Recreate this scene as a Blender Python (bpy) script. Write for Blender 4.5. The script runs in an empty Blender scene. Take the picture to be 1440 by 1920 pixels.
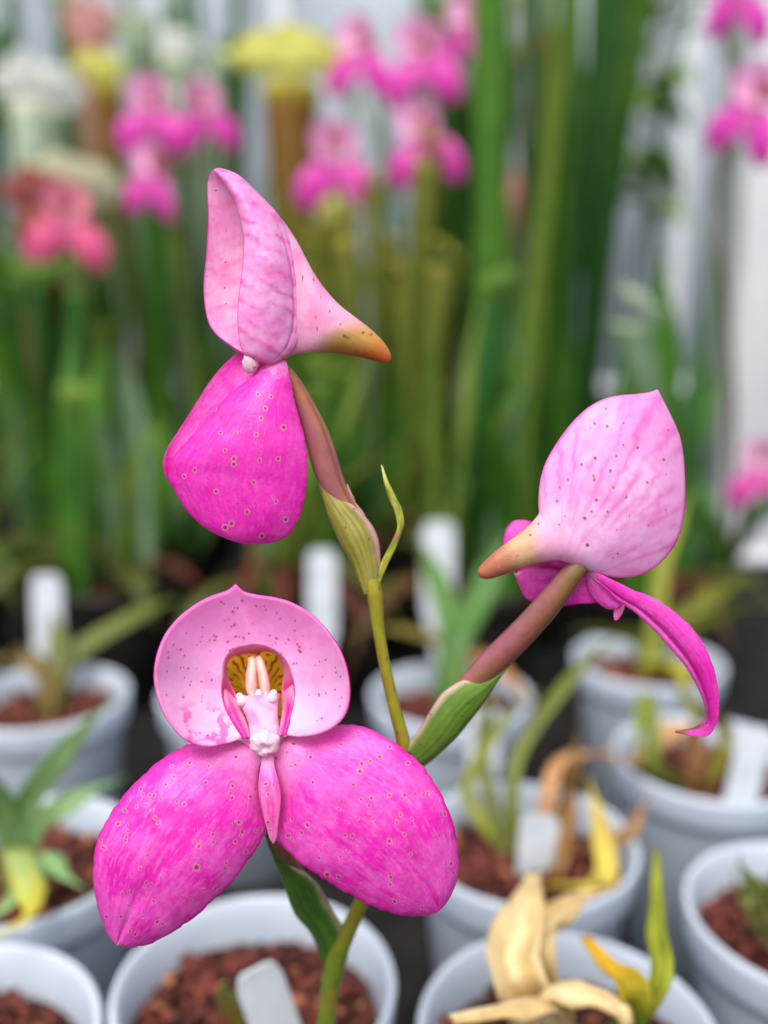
import bpy, math, random
import numpy as np
from mathutils import Vector

# ------------------------------------------------------------------ camera, world, sun, exposure
sc = bpy.context.scene
COL = sc.collection
PITCH = math.radians(13.0)
HFOV = math.radians(45.0)
CAM = np.array((0.0, 0.0, 0.27))
D0 = 0.1527                      # distance of the focus plane
cam = bpy.data.cameras.new('camera')
cam.sensor_fit = 'HORIZONTAL'
cam.sensor_width = 36.0
cam.lens = 18.0 / math.tan(HFOV / 2)
cam.clip_start = 0.01
cam.clip_end = 200.0
cam.dof.use_dof = True
cam.dof.focus_distance = D0 + 0.001
cam.dof.aperture_fstop = cam.lens / 5.5      # a pupil of a few mm, like a phone's
cam_o = bpy.data.objects.new('camera', cam)
cam_o.location = CAM
cam_o.rotation_euler = (math.pi / 2 - PITCH, 0, 0)
COL.objects.link(cam_o)
sc.camera = cam_o

SUN_EL, SUN_AZ = math.radians(62), math.radians(200)   # azimuth clockwise from +Y
world = bpy.data.worlds.new('World')
sc.world = world
world.use_nodes = True
nt = world.node_tree
bg = nt.nodes['Background']
sky = nt.nodes.new('ShaderNodeTexSky')
sky.sky_type = 'NISHITA'
sky.sun_disc = False
sky.sun_elevation = SUN_EL
sky.sun_rotation = SUN_AZ
sky.air_density = 1.0
sky.dust_density = 4.0
hs = nt.nodes.new('ShaderNodeHueSaturation')       # thin cloud and glazing: a paler sky
hs.inputs['Saturation'].default_value = 0.55
nt.links.new(sky.outputs[0], hs.inputs['Color'])
nt.links.new(hs.outputs[0], bg.inputs['Color'])
bg.inputs['Strength'].default_value = 0.12

sun = bpy.data.lights.new('sun', 'SUN')
sun.energy = 1.3
sun.angle = math.radians(35)
sun.color = (1.0, 0.98, 0.95)
sun_o = bpy.data.objects.new('sun', sun)
sd = Vector((math.sin(SUN_AZ) * math.cos(SUN_EL), math.cos(SUN_AZ) * math.cos(SUN_EL), math.sin(SUN_EL)))
sun_o.rotation_euler = sd.to_track_quat('Z', 'Y').to_euler()
sun_o.location = (0, 0, 3)
COL.objects.link(sun_o)

sc.view_settings.view_transform = 'Standard'
sc.view_settings.look = 'None'
sc.view_settings.gamma = 1.0
sc.view_settings.use_curve_mapping = False
sc.view_settings.exposure = 0.92
sc.cycles.use_denoising = True
sc.cycles.max_bounces = 10
sc.cycles.transmission_bounces = 8
sc.cycles.sample_clamp_indirect = 6.0

# ------------------------------------------------------------------ helpers
F = 720.0 / math.tan(HFOV / 2)
FWD = np.array((0, math.cos(PITCH), -math.sin(PITCH)))
UP = np.array((0, math.sin(PITCH), math.cos(PITCH)))
RT = np.array((1.0, 0, 0))
S0 = D0 / F


def at(x, y, depth):
    """photo pixel (1440 x 1920) and a real distance in metres -> point in the place"""
    x = np.asarray(x, float); y = np.asarray(y, float); depth = np.asarray(depth, float)
    X = (x - 720) / F * depth
    Y = -(y - 960) / F * depth
    return CAM + X[..., None] * RT + Y[..., None] * UP + depth[..., None] * FWD


def near(Q):
    """(x, y, d): d is how far behind the focus plane, in focus-plane pixels (0.088 mm)"""
    Q = np.asarray(Q, float)
    return at(Q[..., 0], Q[..., 1], D0 + Q[..., 2] * S0)


def on_plane(x, y, z):
    u = -(y - 960) / F
    r = (x - 720) / F
    v = FWD + u * UP + r * RT
    k = (z - CAM[2]) / v[2]
    return CAM + k * v


def lin(*c):
    c = np.array(c, float) / 255.0
    return np.where(c <= 0.04045, c / 12.92, ((c + 0.055) / 1.055) ** 2.4)


def sm(a, b, x):
    t = np.clip((x - a) / (b - a), 0, 1)
    return t * t * (3 - 2 * t)


def mixc(a, b, f):
    f = np.clip(np.asarray(f, float), 0, 1)[..., None]
    return a * (1 - f) + b * f


def vnoise(x, y, seed):
    rs = np.random.RandomState(seed)
    g = rs.rand(256, 256)
    xi = np.floor(x).astype(int); yi = np.floor(y).astype(int)
    fx = x - xi; fy = y - yi
    fx = fx * fx * (3 - 2 * fx); fy = fy * fy * (3 - 2 * fy)
    a = g[xi % 256, yi % 256]; b = g[(xi + 1) % 256, yi % 256]
    c = g[xi % 256, (yi + 1) % 256]; d = g[(xi + 1) % 256, (yi + 1) % 256]
    return (a * (1 - fx) + b * fx) * (1 - fy) + (c * (1 - fx) + d * fx) * fy


def fbm(x, y, seed, oct=4):
    s = 0; a = 0.5; tot = 0
    for i in range(oct):
        s = s + a * vnoise(x * 2 ** i + 13.7 * i, y * 2 ** i + 5.1 * i, seed + i)
        tot += a; a *= 0.5
    return s / tot


def curve(pts, n):
    """Catmull-Rom through the points, evenly resampled"""
    p = np.array([tuple(q) + (0,) * (3 - len(q)) if len(q) < 3 else tuple(q) for q in pts], float)
    e = np.vstack([2 * p[0] - p[1], p, 2 * p[-1] - p[-2]])
    out = []
    for i in range(1, len(e) - 2):
        t = np.linspace(0, 1, 24, endpoint=False)[:, None]
        a, b, c, d = e[i - 1], e[i], e[i + 1], e[i + 2]
        out.append(0.5 * (2 * b + (c - a) * t + (2 * a - 5 * b + 4 * c - d) * t ** 2 + (3 * b - a - 3 * c + d) * t ** 3))
    q = np.vstack(out + [e[-2][None]])
    L = np.concatenate([[0], np.cumsum(np.linalg.norm(np.diff(q[:, :3], axis=0), axis=1))])
    s = np.linspace(0, L[-1], n)
    return np.stack([np.interp(s, L, q[:, k]) for k in range(q.shape[1])], 1)


def joined(parts, ns):
    out = [curve(p, n + 1)[(0 if i == 0 else 1):] for i, (p, n) in enumerate(zip(parts, ns))]
    return np.vstack(out)


def patch(A, B, n, m, bulge=None):
    A = A if isinstance(A, np.ndarray) else curve(A, n)
    B = B if isinstance(B, np.ndarray) else curve(B, n)
    k = np.linspace(0, 1, m)[None, :, None]
    Q = A[:, None, :3] * (1 - k) + B[:, None, :3] * k
    n = A.shape[0]
    T = np.repeat(np.linspace(0, 1, n)[:, None], m, 1)
    W = np.repeat(np.linspace(-1, 1, m)[None], n, 0)
    if bulge is not None:
        Q[..., 2] += bulge(T, W)
    return Q, T, W


def crop(ox, oy, s):
    return lambda *pts: [(ox + p[0] / s, oy + p[1] / s) + tuple(p[2:]) for p in pts]


def grid_geo(P, wrap=False, base=0):
    n, m = P.shape[:2]
    idx = np.arange(n * m).reshape(n, m) + base
    if wrap:
        nx = np.roll(idx, -1, axis=1)
        q = np.stack([idx[:-1], nx[:-1], nx[1:], idx[1:]], -1).reshape(-1, 4)
    else:
        q = np.stack([idx[:-1, :-1], idx[:-1, 1:], idx[1:, 1:], idx[1:, :-1]], -1).reshape(-1, 4)
    return P.reshape(-1, 3), q


ORIG = {}


def raw_mesh(name, V, Q, C=None, smooth=True):
    me = bpy.data.meshes.new(name)
    nv, nq = len(V), len(Q)
    me.vertices.add(nv)
    me.vertices.foreach_set('co', np.ascontiguousarray(V, dtype=np.float32).ravel())
    me.loops.add(nq * 4)
    me.loops.foreach_set('vertex_index', np.ascontiguousarray(Q, dtype=np.int32).ravel())
    me.polygons.add(nq)
    me.polygons.foreach_set('loop_start', np.arange(0, nq * 4, 4, dtype=np.int32))
    me.update(calc_edges=True)
    me.validate()
    if smooth:
        me.polygons.foreach_set('use_smooth', np.ones(len(me.polygons), dtype=bool))
    if C is not None:
        at_ = me.color_attributes.new('Col', 'FLOAT_COLOR', 'POINT')
        C4 = np.ones((nv, 4), np.float32); C4[:, :3] = C
        at_.data.foreach_set('color', C4.ravel())
    return me


def grids_mesh(name, grids, origin):
    """grids: list of (points, colours, wrap)"""
    Vs, Qs, Cs = [], [], []
    b = 0
    for P, C, wrap in grids:
        v, q = grid_geo(P, wrap, b)
        Vs.append(v); Qs.append(q); b += len(v)
        Cs.append(np.broadcast_to(C, P.shape).reshape(-1, 3))
    return raw_mesh(name, np.vstack(Vs) - np.asarray(origin), np.vstack(Qs), np.vstack(Cs))


def link(name, me, mat, parent=None, origin=(0, 0, 0), solid=None, label=None):
    o = bpy.data.objects.new(name, me)
    COL.objects.link(o)
    og = np.asarray(origin, float)
    if parent is not None:
        o.parent = parent
        o.location = og - ORIG[parent.name]
    else:
        o.location = og
    ORIG[o.name] = og
    if mat is not None and me is not None:
        if not me.materials:
            me.materials.append(mat)
    if solid:
        md = o.modifiers.new('thickness', 'SOLIDIFY')
        md.thickness = solid; md.offset = 0.0
    if label:
        o['label'] = label
    return o


def part(name, grids, mat, parent, solid=None, label=None):
    allp = np.vstack([g[0].reshape(-1, 3) for g in grids])
    og = allp.mean(0)
    return link(name, grids_mesh(name, grids, og), mat, parent, og, solid, label)


def tag(o, label, cat, group=None, kind=None):
    if label: o['label'] = label
    if cat: o['category'] = cat
    if group: o['group'] = group
    if kind: o['kind'] = kind
    return o


def thing(name, label, cat, loc, group=None):
    o = bpy.data.objects.new(name, None)
    o.empty_display_size = 0.02
    COL.objects.link(o)
    o.location = loc
    ORIG[o.name] = np.asarray(loc, float)
    return tag(o, label, cat, group)


def frame_rings(P, R, k, flat=1.0, side=None):
    """round tube through world points P with radii R"""
    P = np.asarray(P, float); R = np.asarray(R, float)
    T = np.gradient(P, axis=0)
    T /= np.linalg.norm(T, axis=1)[:, None] + 1e-12
    n0 = np.array(side if side is not None else FWD, float)
    rings = []
    for p, t, r in zip(P, T, R):
        n = n0 - t * (n0 @ t); n /= np.linalg.norm(n) + 1e-12
        b = np.cross(t, n)
        a = np.linspace(0, 2 * math.pi, k, endpoint=False)[:, None]
        rings.append(p + r * (np.cos(a) * n * flat + np.sin(a) * b))
    return np.array(rings)


def tube_px(pts, n, k=20, flat=1.0):
    """pts: (x, y, d, screen radius) -> closed-off tube grid"""
    c = curve(pts, n)
    dep = D0 + c[:, 2] * S0
    P = at(c[:, 0], c[:, 1], dep)
    R = c[:, 3] * dep / F
    P = np.vstack([P[:1] - (P[1:2] - P[:1]) * 1e-3, P, P[-1:] + (P[-1:] - P[-2:-1]) * 1e-3])
    R = np.concatenate([[R[0] * 0.02], R, [R[-1] * 0.02]])
    G = frame_rings(P, R, k, flat)
    Tt = np.repeat(np.linspace(0, 1, len(P))[:, None], k, 1)
    Aa = np.repeat(np.linspace(0, 2 * math.pi, k, endpoint=False)[None], len(P), 0)
    return G, Tt, Aa


def loft(A, B, n, k=28, ratio=0.5, push=None):
    """closed tube whose silhouette is the two edges; ratio = depth / half width"""
    A = A if isinstance(A, np.ndarray) else curve(A, n)
    B = B if isinstance(B, np.ndarray) else curve(B, n)
    c = (A + B) / 2; h = (B - A) / 2
    hw = np.linalg.norm(h[:, :2], axis=1)
    a = np.linspace(0, 2 * math.pi, k, endpoint=False)
    rt = ratio(np.linspace(0, 1, len(c))) if callable(ratio) else np.full(len(c), ratio)
    Q = c[:, None, :3] + h[:, None, :3] * np.cos(a)[None, :, None]
    Q[..., 2] += -(hw * rt)[:, None] * np.sin(a)[None]
    T = np.repeat(np.linspace(0, 1, len(c))[:, None], k, 1)
    Wc = np.repeat(np.cos(a)[None], len(c), 0)
    return Q, T, Wc


def ball(c, r, n=14, k=20, noise=0.0, seed=0):
    c = np.asarray(c, float)
    th = np.linspace(0.02, math.pi - 0.02, n)[:, None]; ph = np.linspace(0, 2 * math.pi, k, endpoint=False)[None]
    u = np.stack([np.sin(th) * np.cos(ph), np.sin(th) * np.sin(ph), np.cos(th) * np.ones_like(ph)], -1)
    s = 1 + noise * (fbm(u[..., 0] * 3 + 9 + u[..., 2] * 2, u[..., 1] * 3 + 9, seed) - 0.5)
    return c + u * np.asarray(r) * s[..., None]


# ------------------------------------------------------------------ materials
def new_mat(name):
    m = bpy.data.materials.new(name)
    m.use_nodes = True
    n = m.node_tree.nodes
    return m, m.node_tree, n['Principled BSDF'], n['Material Output']


def add_bump(t, p, scale, strength, dist, detail=4, stretch=None):
    tc = t.nodes.new('ShaderNodeTexCoord')
    no = t.nodes.new('ShaderNodeTexNoise')
    no.inputs['Scale'].default_value = scale
    no.inputs['Detail'].default_value = detail
    src = tc.outputs['Object']
    if stretch:
        mp = t.nodes.new('ShaderNodeMapping')
        mp.inputs['Scale'].default_value = stretch
        t.links.new(src, mp.inputs[0]); src = mp.outputs[0]
    t.links.new(src, no.inputs['Vector'])
    b = t.nodes.new('ShaderNodeBump')
    b.inputs['Strength'].default_value = strength
    b.inputs['Distance'].default_value = dist
    t.links.new(no.outputs['Fac'], b.inputs['Height'])
    t.links.new(b.outputs[0], p.inputs['Normal'])
    return b


def tissue(name, rough=0.5, transl=0.3, bump=(2600, 0.25, 0.0002), spec=0.35, mottle=0.12, mscale=900, sheen=0.0):
    """plant tissue whose colour is stored on the mesh, with fine mottling, cell relief and light shining through"""
    m, t, p, out = new_mat(name)
    ca = t.nodes.new('ShaderNodeVertexColor'); ca.layer_name = 'Col'
    no = t.nodes.new('ShaderNodeTexNoise')
    no.inputs['Scale'].default_value = mscale; no.inputs['Detail'].default_value = 5
    tc = t.nodes.new('ShaderNodeTexCoord')
    t.links.new(tc.outputs['Object'], no.inputs['Vector'])
    mr = t.nodes.new('ShaderNodeMapRange')
    mr.inputs['From Min'].default_value = 0.3; mr.inputs['From Max'].default_value = 0.7
    mr.inputs['To Min'].default_value = 1 - mottle; mr.inputs['To Max'].default_value = 1 + mottle
    t.links.new(no.outputs['Fac'], mr.inputs['Value'])
    vm = t.nodes.new('ShaderNodeVectorMath'); vm.operation = 'SCALE'
    t.links.new(ca.outputs['Color'], vm.inputs[0]); t.links.new(mr.outputs[0], vm.inputs['Scale'])
    t.links.new(vm.outputs[0], p.inputs['Base Color'])
    p.inputs['Roughness'].default_value = rough
    p.inputs['Specular IOR Level'].default_value = spec
    p.inputs['Sheen Weight'].default_value = sheen
    bn = add_bump(t, p, *bump)
    if transl > 0:
        tr = t.nodes.new('ShaderNodeBsdfTranslucent')
        t.links.new(vm.outputs[0], tr.inputs['Color'])
        t.links.new(bn.outputs[0], tr.inputs['Normal'])
        mx = t.nodes.new('ShaderNodeMixShader'); mx.inputs[0].default_value = transl
        t.links.new(p.outputs[0], mx.inputs[1]); t.links.new(tr.outputs[0], mx.inputs[2])
        t.links.new(mx.outputs[0], out.inputs['Surface'])
    return m


def noise_mat(name, c1, c2, scale=30, rough=0.6, transl=0.0, bump=None, stretch=None, spec=0.4, lo=0.35, hi=0.65):
    m, t, p, out = new_mat(name)
    tc = t.nodes.new('ShaderNodeTexCoord')
    mp = t.nodes.new('ShaderNodeMapping')
    mp.inputs['Scale'].default_value = stretch or (1, 1, 1)
    t.links.new(tc.outputs['Object'], mp.inputs[0])
    no = t.nodes.new('ShaderNodeTexNoise'); no.inputs['Scale'].default_value = scale; no.inputs['Detail'].default_value = 5
    t.links.new(mp.outputs[0], no.inputs['Vector'])
    cr = t.nodes.new('ShaderNodeValToRGB')
    cr.color_ramp.elements[0].position = lo; cr.color_ramp.elements[1].position = hi
    cr.color_ramp.elements[0].color = (*c1, 1); cr.color_ramp.elements[1].color = (*c2, 1)
    t.links.new(no.outputs['Fac'], cr.inputs[0])
    t.links.new(cr.outputs[0], p.inputs['Base Color'])
    p.inputs['Roughness'].default_value = rough
    p.inputs['Specular IOR Level'].default_value = spec
    if bump:
        add_bump(t, p, *bump)
    if transl:
        tr = t.nodes.new('ShaderNodeBsdfTranslucent')
        t.links.new(cr.outputs[0], tr.inputs['Color'])
        mx = t.nodes.new('ShaderNodeMixShader'); mx.inputs[0].default_value = transl
        t.links.new(p.outputs[0], mx.inputs[1]); t.links.new(tr.outputs[0], mx.inputs[2])
        t.links.new(mx.outputs[0], out.inputs['Surface'])
    return m


M_PETAL = tissue('petal', 0.36, 0.36, (2600, 0.3, 0.00025), 0.42, 0.10, 1500)
M_THROAT = tissue('throat', 0.4, 0.7, (1800, 0.25, 0.0002), 0.3, 0.05, 900)
M_HOOD = tissue('hood', 0.42, 0.42, (1800, 0.25, 0.0002), 0.3, 0.05, 900)
M_WAX = tissue('wax', 0.28, 0.20, (1500, 0.3, 0.0003), 0.5, 0.04, 700)
M_STEM = tissue('stem', 0.45, 0.05, (1800, 0.3, 0.0002), 0.4, 0.12, 500)
M_BRACT = tissue('bract', 0.5, 0.15, (1500, 0.3, 0.0002), 0.35, 0.12, 450)
M_FAR = tissue('far_plant', 0.5, 0.48, (120, 0.2, 0.001), 0.3, 0.18, 60)

# ------------------------------------------------------------------ setting: bench, back wall, post
rng = random.Random(7)
m_tray = noise_mat('black_tray', (0.004, 0.004, 0.005), (0.016, 0.014, 0.013), 40, 0.85, bump=(60, 0.3, 0.002), spec=0.2)


def box_geo(x0, x1, y0, y1, z0, z1):
    V = np.array([(x, y, z) for x in (x0, x1) for y in (y0, y1) for z in (z0, z1)], float)
    Q = np.array([(0, 1, 3, 2), (4, 6, 7, 5), (0, 4, 5, 1), (2, 3, 7, 6), (0, 2, 6, 4), (1, 5, 7, 3)])
    return V, Q


def box_obj(name, dims, mat, parent=None, origin=(0, 0, 0), bevel=0.0):
    V, Q = box_geo(*dims)
    o = link(name, raw_mesh(name, V - np.asarray(origin), Q, None, False), mat, parent, origin)
    if bevel:
        b = o.modifiers.new('bevel', 'BEVEL'); b.width = bevel; b.segments = 2
    return o


bench = box_obj('bench', (-2.5, 2.5, -0.6, 2.9, -0.05, 0.0), m_tray)
bench['kind'] = 'structure'
m_floor = noise_mat('concrete', (0.18, 0.18, 0.17), (0.3, 0.3, 0.28), 6, 0.8)
gr = box_obj('ground', (-60, 60, -60, 60, -0.95, -0.85), m_floor)
gr['kind'] = 'structure'
# trestle legs hold the bench above the ground
for bx_ in (-2.2, 2.2):
    for by_ in (-0.4, 2.7):
        lg = box_obj('leg', (bx_ - .03, bx_ + .03, by_ - .03, by_ + .03, -0.851, -0.049), m_tray, bench, (bx_, by_, -.45))

m_frame = noise_mat('white_frame', (0.72, 0.75, 0.78), (0.82, 0.84, 0.86), 8, 0.45)
m_pane = noise_mat('frosted_pane', (0.72, 0.78, 0.82), (0.86, 0.90, 0.92), 3.0, 0.5, transl=0.6)
WY = 2.75
wall = thing('greenhouse_wall', 'white framed greenhouse wall of frosted panes behind all the plants', 'wall', (0, WY, 0))
nx, nz = 9, 1
pw, ph = 0.56, 1.9
x0 = -nx * pw / 2
for i in range(nx + 1):
    xx = x0 + i * pw
    box_obj('glazing_bar', (xx - .022, xx + .022, WY - .02, WY + .02, 0.0, nz * ph + .03), m_frame, wall, (xx, WY, 0), 0.003)
for j in range(nz + 1):
    zz = j * ph
    for i in range(nx):
        xx = x0 + i * pw
        box_obj('cross_bar', (xx + .022, xx + pw - .022, WY - .016, WY + .016, zz + (0 if j == 0 else -.015), zz + .03), m_frame, wall, (xx + pw / 2, WY, zz), 0.003)
pane_me = None
for i in range(nx):
    for j in range(nz):
        cx, cz = x0 + (i + .5) * pw, (j + .5) * ph + .005
        if pane_me is None:
            V, Q = box_geo(-pw / 2 + .021, pw / 2 - .021, -.003, .003, -ph / 2 + .024, ph / 2 - .019)
            pane_me = raw_mesh('pane', V, Q, None, False)
        link('pane', pane_me, m_pane, wall, (cx, WY, cz))

# white upright at the right-hand side
pc = on_plane(1440, 1010, 0.0)
b0 = at(np.array(1455.), np.array(900.), np.array(0.98))
px_, py_ = float(b0[0]), float(b0[1])
post = thing('white_post', 'broad white painted upright post behind the drooping flowers on the brown stem', 'post', (px_, py_, 0))
box_obj('shaft', (px_ - .068, px_ + .07, py_ - .03, py_ + .03, 0.0, 1.5), m_frame, post, (px_, py_, 0), 0.004)
box_obj('foot_plate', (px_ - .072, px_ + .074, py_ - .034, py_ + .034, 0.0, 0.012), m_frame, post, (px_, py_, 0), 0.003)

# ------------------------------------------------------------------ pots
m_pot = noise_mat('white_plastic', (0.68, 0.75, 0.83), (0.80, 0.86, 0.93), 25, 0.35, transl=0.4, spec=0.5)
m_bpot = noise_mat('black_plastic', (0.014, 0.012, 0.011), (0.034, 0.028, 0.024), 60, 0.4)
m_soil = noise_mat('compost', (0.035, 0.014, 0.010), (0.13, 0.045, 0.03), 260, 0.9, bump=(300, 0.9, 0.004))
m_chip = tissue('bark', 0.85, 0.0, (600, 0.6, 0.001), 0.2, 0.4, 300)
POT_H = 0.087


def lathe(profile, k=56):
    pr = np.array(profile, float)
    a = np.linspace(0, 2 * math.pi, k, endpoint=False)
    P = np.stack([pr[:, 0][:, None] * np.cos(a), pr[:, 0][:, None] * np.sin(a), np.repeat(pr[:, 1][:, None], k, 1)], -1)
    return P


def pot_body(R):
    s = R / 0.039
    prof = [(0.001, 0.0), (.026 * s, 0.0), (.0275 * s, .0015), (.0345 * s, .070), (.0352 * s, .0735), (.0372 * s, .0745), (.0378 * s, .0765),
            (.0384 * s, .0845), (.0387 * s, .0865), (.0382 * s, .0876), (.0372 * s, .0878), (.0365 * s, .0868), (.0358 * s, .080), (.0345 * s, .073), (.030 * s, .045), (.001, .044)]
    v, q = grid_geo(lathe(prof), True)
    return raw_mesh('pot_body', v, q)


def soil_mesh(R, seed, z=.073):
    s = R / 0.039
    r = np.linspace(.0005, .0352 * s, 16)[:, None]; a = np.linspace(0, 2 * math.pi, 40, endpoint=False)[None]
    x = r * np.cos(a); y = r * np.sin(a)
    zz = z + .006 * (fbm(x * 160 + 40, y * 160 + 40, seed) - .5)
    v, q = grid_geo(np.stack([x, y, zz], -1), True)
    return raw_mesh('soil', v, q)


def chips_mesh(R, seed, n, z=.073):
    rs = np.random.RandomState(seed); s = R / 0.039
    Vs, Qs, Cs = [], [], []
    for i in range(n):
        rr = .031 * s * math.sqrt(rs.rand()); aa = rs.rand() * 6.283
        q_ = rs.rand() ** 3; L, Wd, H = .002 + .007 * q_, .0015 + .003 * q_, .0008 + .0015 * rs.rand()
        V, Q = box_geo(-L / 2, L / 2, -Wd / 2, Wd / 2, -H / 2, H / 2)
        V = V * (1 + rs.uniform(-.3, .3, V.shape))
        ax, az = rs.uniform(-.6, .6, 2); g = rs.rand() * 6.283
        Rx = np.array([[1, 0, 0], [0, math.cos(ax), -math.sin(ax)], [0, math.sin(ax), math.cos(ax)]])
        Ry = np.array([[math.cos(az), 0, math.sin(az)], [0, 1, 0], [-math.sin(az), 0, math.cos(az)]])
        Rz = np.array([[math.cos(g), -math.sin(g), 0], [math.sin(g), math.cos(g), 0], [0, 0, 1]])
        V = V @ (Rz @ Ry @ Rx).T + (rr * math.cos(aa), rr * math.sin(aa), z + .002 + .003 * rs.rand())
        Qs.append(Q + 8 * i); Vs.append(V)
        b_ = rs.rand()
        Cs.append(np.repeat((lin(40, 24, 22) * (1 - b_) + lin(128, 66, 54) * b_)[None], 8, 0) if rs.rand() < .93 else np.repeat(lin(160, 104, 72)[None], 8, 0))
    return raw_mesh('bark_chips', np.vstack(Vs), np.vstack(Qs), np.vstack(Cs), False)


RW, RB = 0.039, 0.051
body_w, body_b = pot_body(RW), pot_body(RB)
soils_w = [soil_mesh(RW, 11 + i) for i in range(3)]
chips_w = [chips_mesh(RW, 21 + i, 420) for i in range(3)]
soils_b = [soil_mesh(RB, 31 + i) for i in range(2)]
chips_b = [chips_mesh(RB, 41 + i, 300) for i in range(2)]
NP = [0]


def pot(x, y, label, white=True, group=None):
    i = NP[0]; NP[0] += 1
    t = thing('plant_pot', label, 'pot', (x, y, 0), group)
    t.rotation_euler.z = 1.3 * i
    for nm, me, mt, k in (('pot_body', body_w if white else body_b, m_pot if white else m_bpot, None),
                          ('soil', (soils_w if white else soils_b)[i % (3 if white else 2)], m_soil, None),
                          ('bark_chips', (chips_w if white else chips_b)[i % (3 if white else 2)], m_chip, 'stuff')):
        o = link(nm, me, mt, t, (x, y, 0))
        if k: o['kind'] = k
    return t


def rim(px, py):
    p = on_plane(px, py, POT_H)
    return float(p[0]), float(p[1])


POTS = {}
for key, (pxx, pyy), lab in (
    ('a', (85, 1305), 'white plastic pot with the white tag standing behind it and light green leaves before it'),
    ('b', (452, 1298), 'white plastic pot half hidden by the pale hood of the open flower'),
    ('c', (845, 1300), 'white plastic pot right behind the bare upper stem of the orchid'),
    ('d', (1215, 1236), 'white plastic pot behind the thin drooping sepal of the side-turned flower'),
    ('e', (45, 1605), 'white plastic pot holding a rosette of pale green strap leaves'),
    ('f', (-110, 1965), 'white plastic pot of bare bark without a plant, next to the rosette pot'),
    ('g', (478, 1845), 'white plastic pot of bark below the open flower that the orchid grows from'),
    ('h', (1065, 1935), 'white plastic pot under the straw-coloured curling dead leaves'),
    ('i', (1330, 1418), 'white plastic pot with a broad white tag leaning on its rim'),
    ('j', (1530, 1715), 'white plastic pot with small green seedlings at its rim'),
    ('k', (985, 1575), 'white plastic pot with a yellowing leaf and a rounded white tag')):
    X, Y = rim(pxx, pyy)
    POTS[key] = (X, Y)
    pot(X, Y, lab, True, 'white pots on the bench')

# ------------------------------------------------------------------ plant labels
m_tag = noise_mat('white_tag', (0.50, 0.54, 0.58), (0.66, 0.69, 0.72), 60, 0.4)


def plant_tag(px, py, X, Y, w, h, label, lean=0.0, turn=0.0, z0=.07):
    """flat plastic tag pushed into the compost: pointed foot, rounded shoulders"""
    prof = [(-.5 * w, h * .25), (-.5 * w, h * .9), (-.42 * w, h * .975), (-.3 * w, h), (.3 * w, h), (.42 * w, h * .975), (.5 * w, h * .9), (.5 * w, h * .25), (.06 * w, -.02), (-.06 * w, -.02)]
    n = len(prof); tck = .0006
    V = [(x, -tck, z) for x, z in prof] + [(x, tck, z) for x, z in prof]
    me = bpy.data.meshes.new('plant_tag')
    me.from_pydata(V, [], [tuple(range(n)), tuple(range(2 * n - 1, n - 1, -1))] + [(i + n, (i + 1) % n + n, (i + 1) % n, i) for i in range(n)])
    me.update()
    o = link('plant_tag', me, m_tag, None, (X, Y, z0))
    o.rotation_euler = (-0.12, lean, turn)
    return tag(o, label, 'plant tag', 'white plant tags')


def tag_at(px, py_top, depth, w, label, lean=0.0, turn=0.0, z0=.07):
    p = at(np.array(float(px)), np.array(float(py_top)), np.array(depth))
    plant_tag(0, 0, float(p[0]), float(p[1]), w, float(p[2]) - z0, label, lean, turn, z0)


# ------------------------------------------------------------------ the orchid in front
sx, sy = POTS['g']
base = np.array((sx + .012, sy - .012, .072))
orchid = thing('orchid', 'bright pink orchid with three hooded spotted flowers on a zigzag green stem', 'orchid', base)

C_DEEP = lin(222, 14, 156)
C_MAG = lin(238, 44, 190)
C_PINK = lin(248, 120, 220)
C_PALE = lin(248, 172, 220)
C_WHITE = lin(250, 214, 234)
C_SPOT = lin(120, 48, 36)
C_HALO = lin(250, 176, 196)


def spots(Q, C, n, seed, r=(1.7, 3.3), core=C_SPOT, halo=C_HALO, region=None, extra=(), hs=1.6):
    extra = [(e[0], e[1], e[2] * .72) for e in extra]
    rs = np.random.RandomState(seed)
    P = Q[..., :2]
    dx = np.gradient(P, axis=0); dy = np.gradient(P, axis=1)
    w = np.abs(dx[..., 0] * dy[..., 1] - dx[..., 1] * dy[..., 0])
    if region is not None:
        w = w * region
    w = w.ravel() / w.sum()
    pick = rs.choice(len(w), n, p=w)
    pts = [(P.reshape(-1, 2)[i], rs.uniform(*r) * (0.55 if rs.rand() < .45 else 1.0), rs.uniform(.75, 1.25), rs.rand() * 3.14) for i in pick]
    pts += [(np.array(e[:2]), e[2], 1.0, 0.0) for e in extra]
    for c, rad, el, an in pts:
        d = P - c
        u = d[..., 0] * math.cos(an) + d[..., 1] * math.sin(an)
        v = -d[..., 0] * math.sin(an) + d[..., 1] * math.cos(an)
        dd = np.sqrt((u * el) ** 2 + (v / el) ** 2)
        if halo is not None:
            C = mixc(C, halo, 0.6 * (1 - sm(rad * 1.1, rad * hs + .6, dd)))
        C = mixc(C, core, 0.9 * (1 - sm(rad * .6, rad * 1.05 + .5, dd)))
    return C


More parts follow.
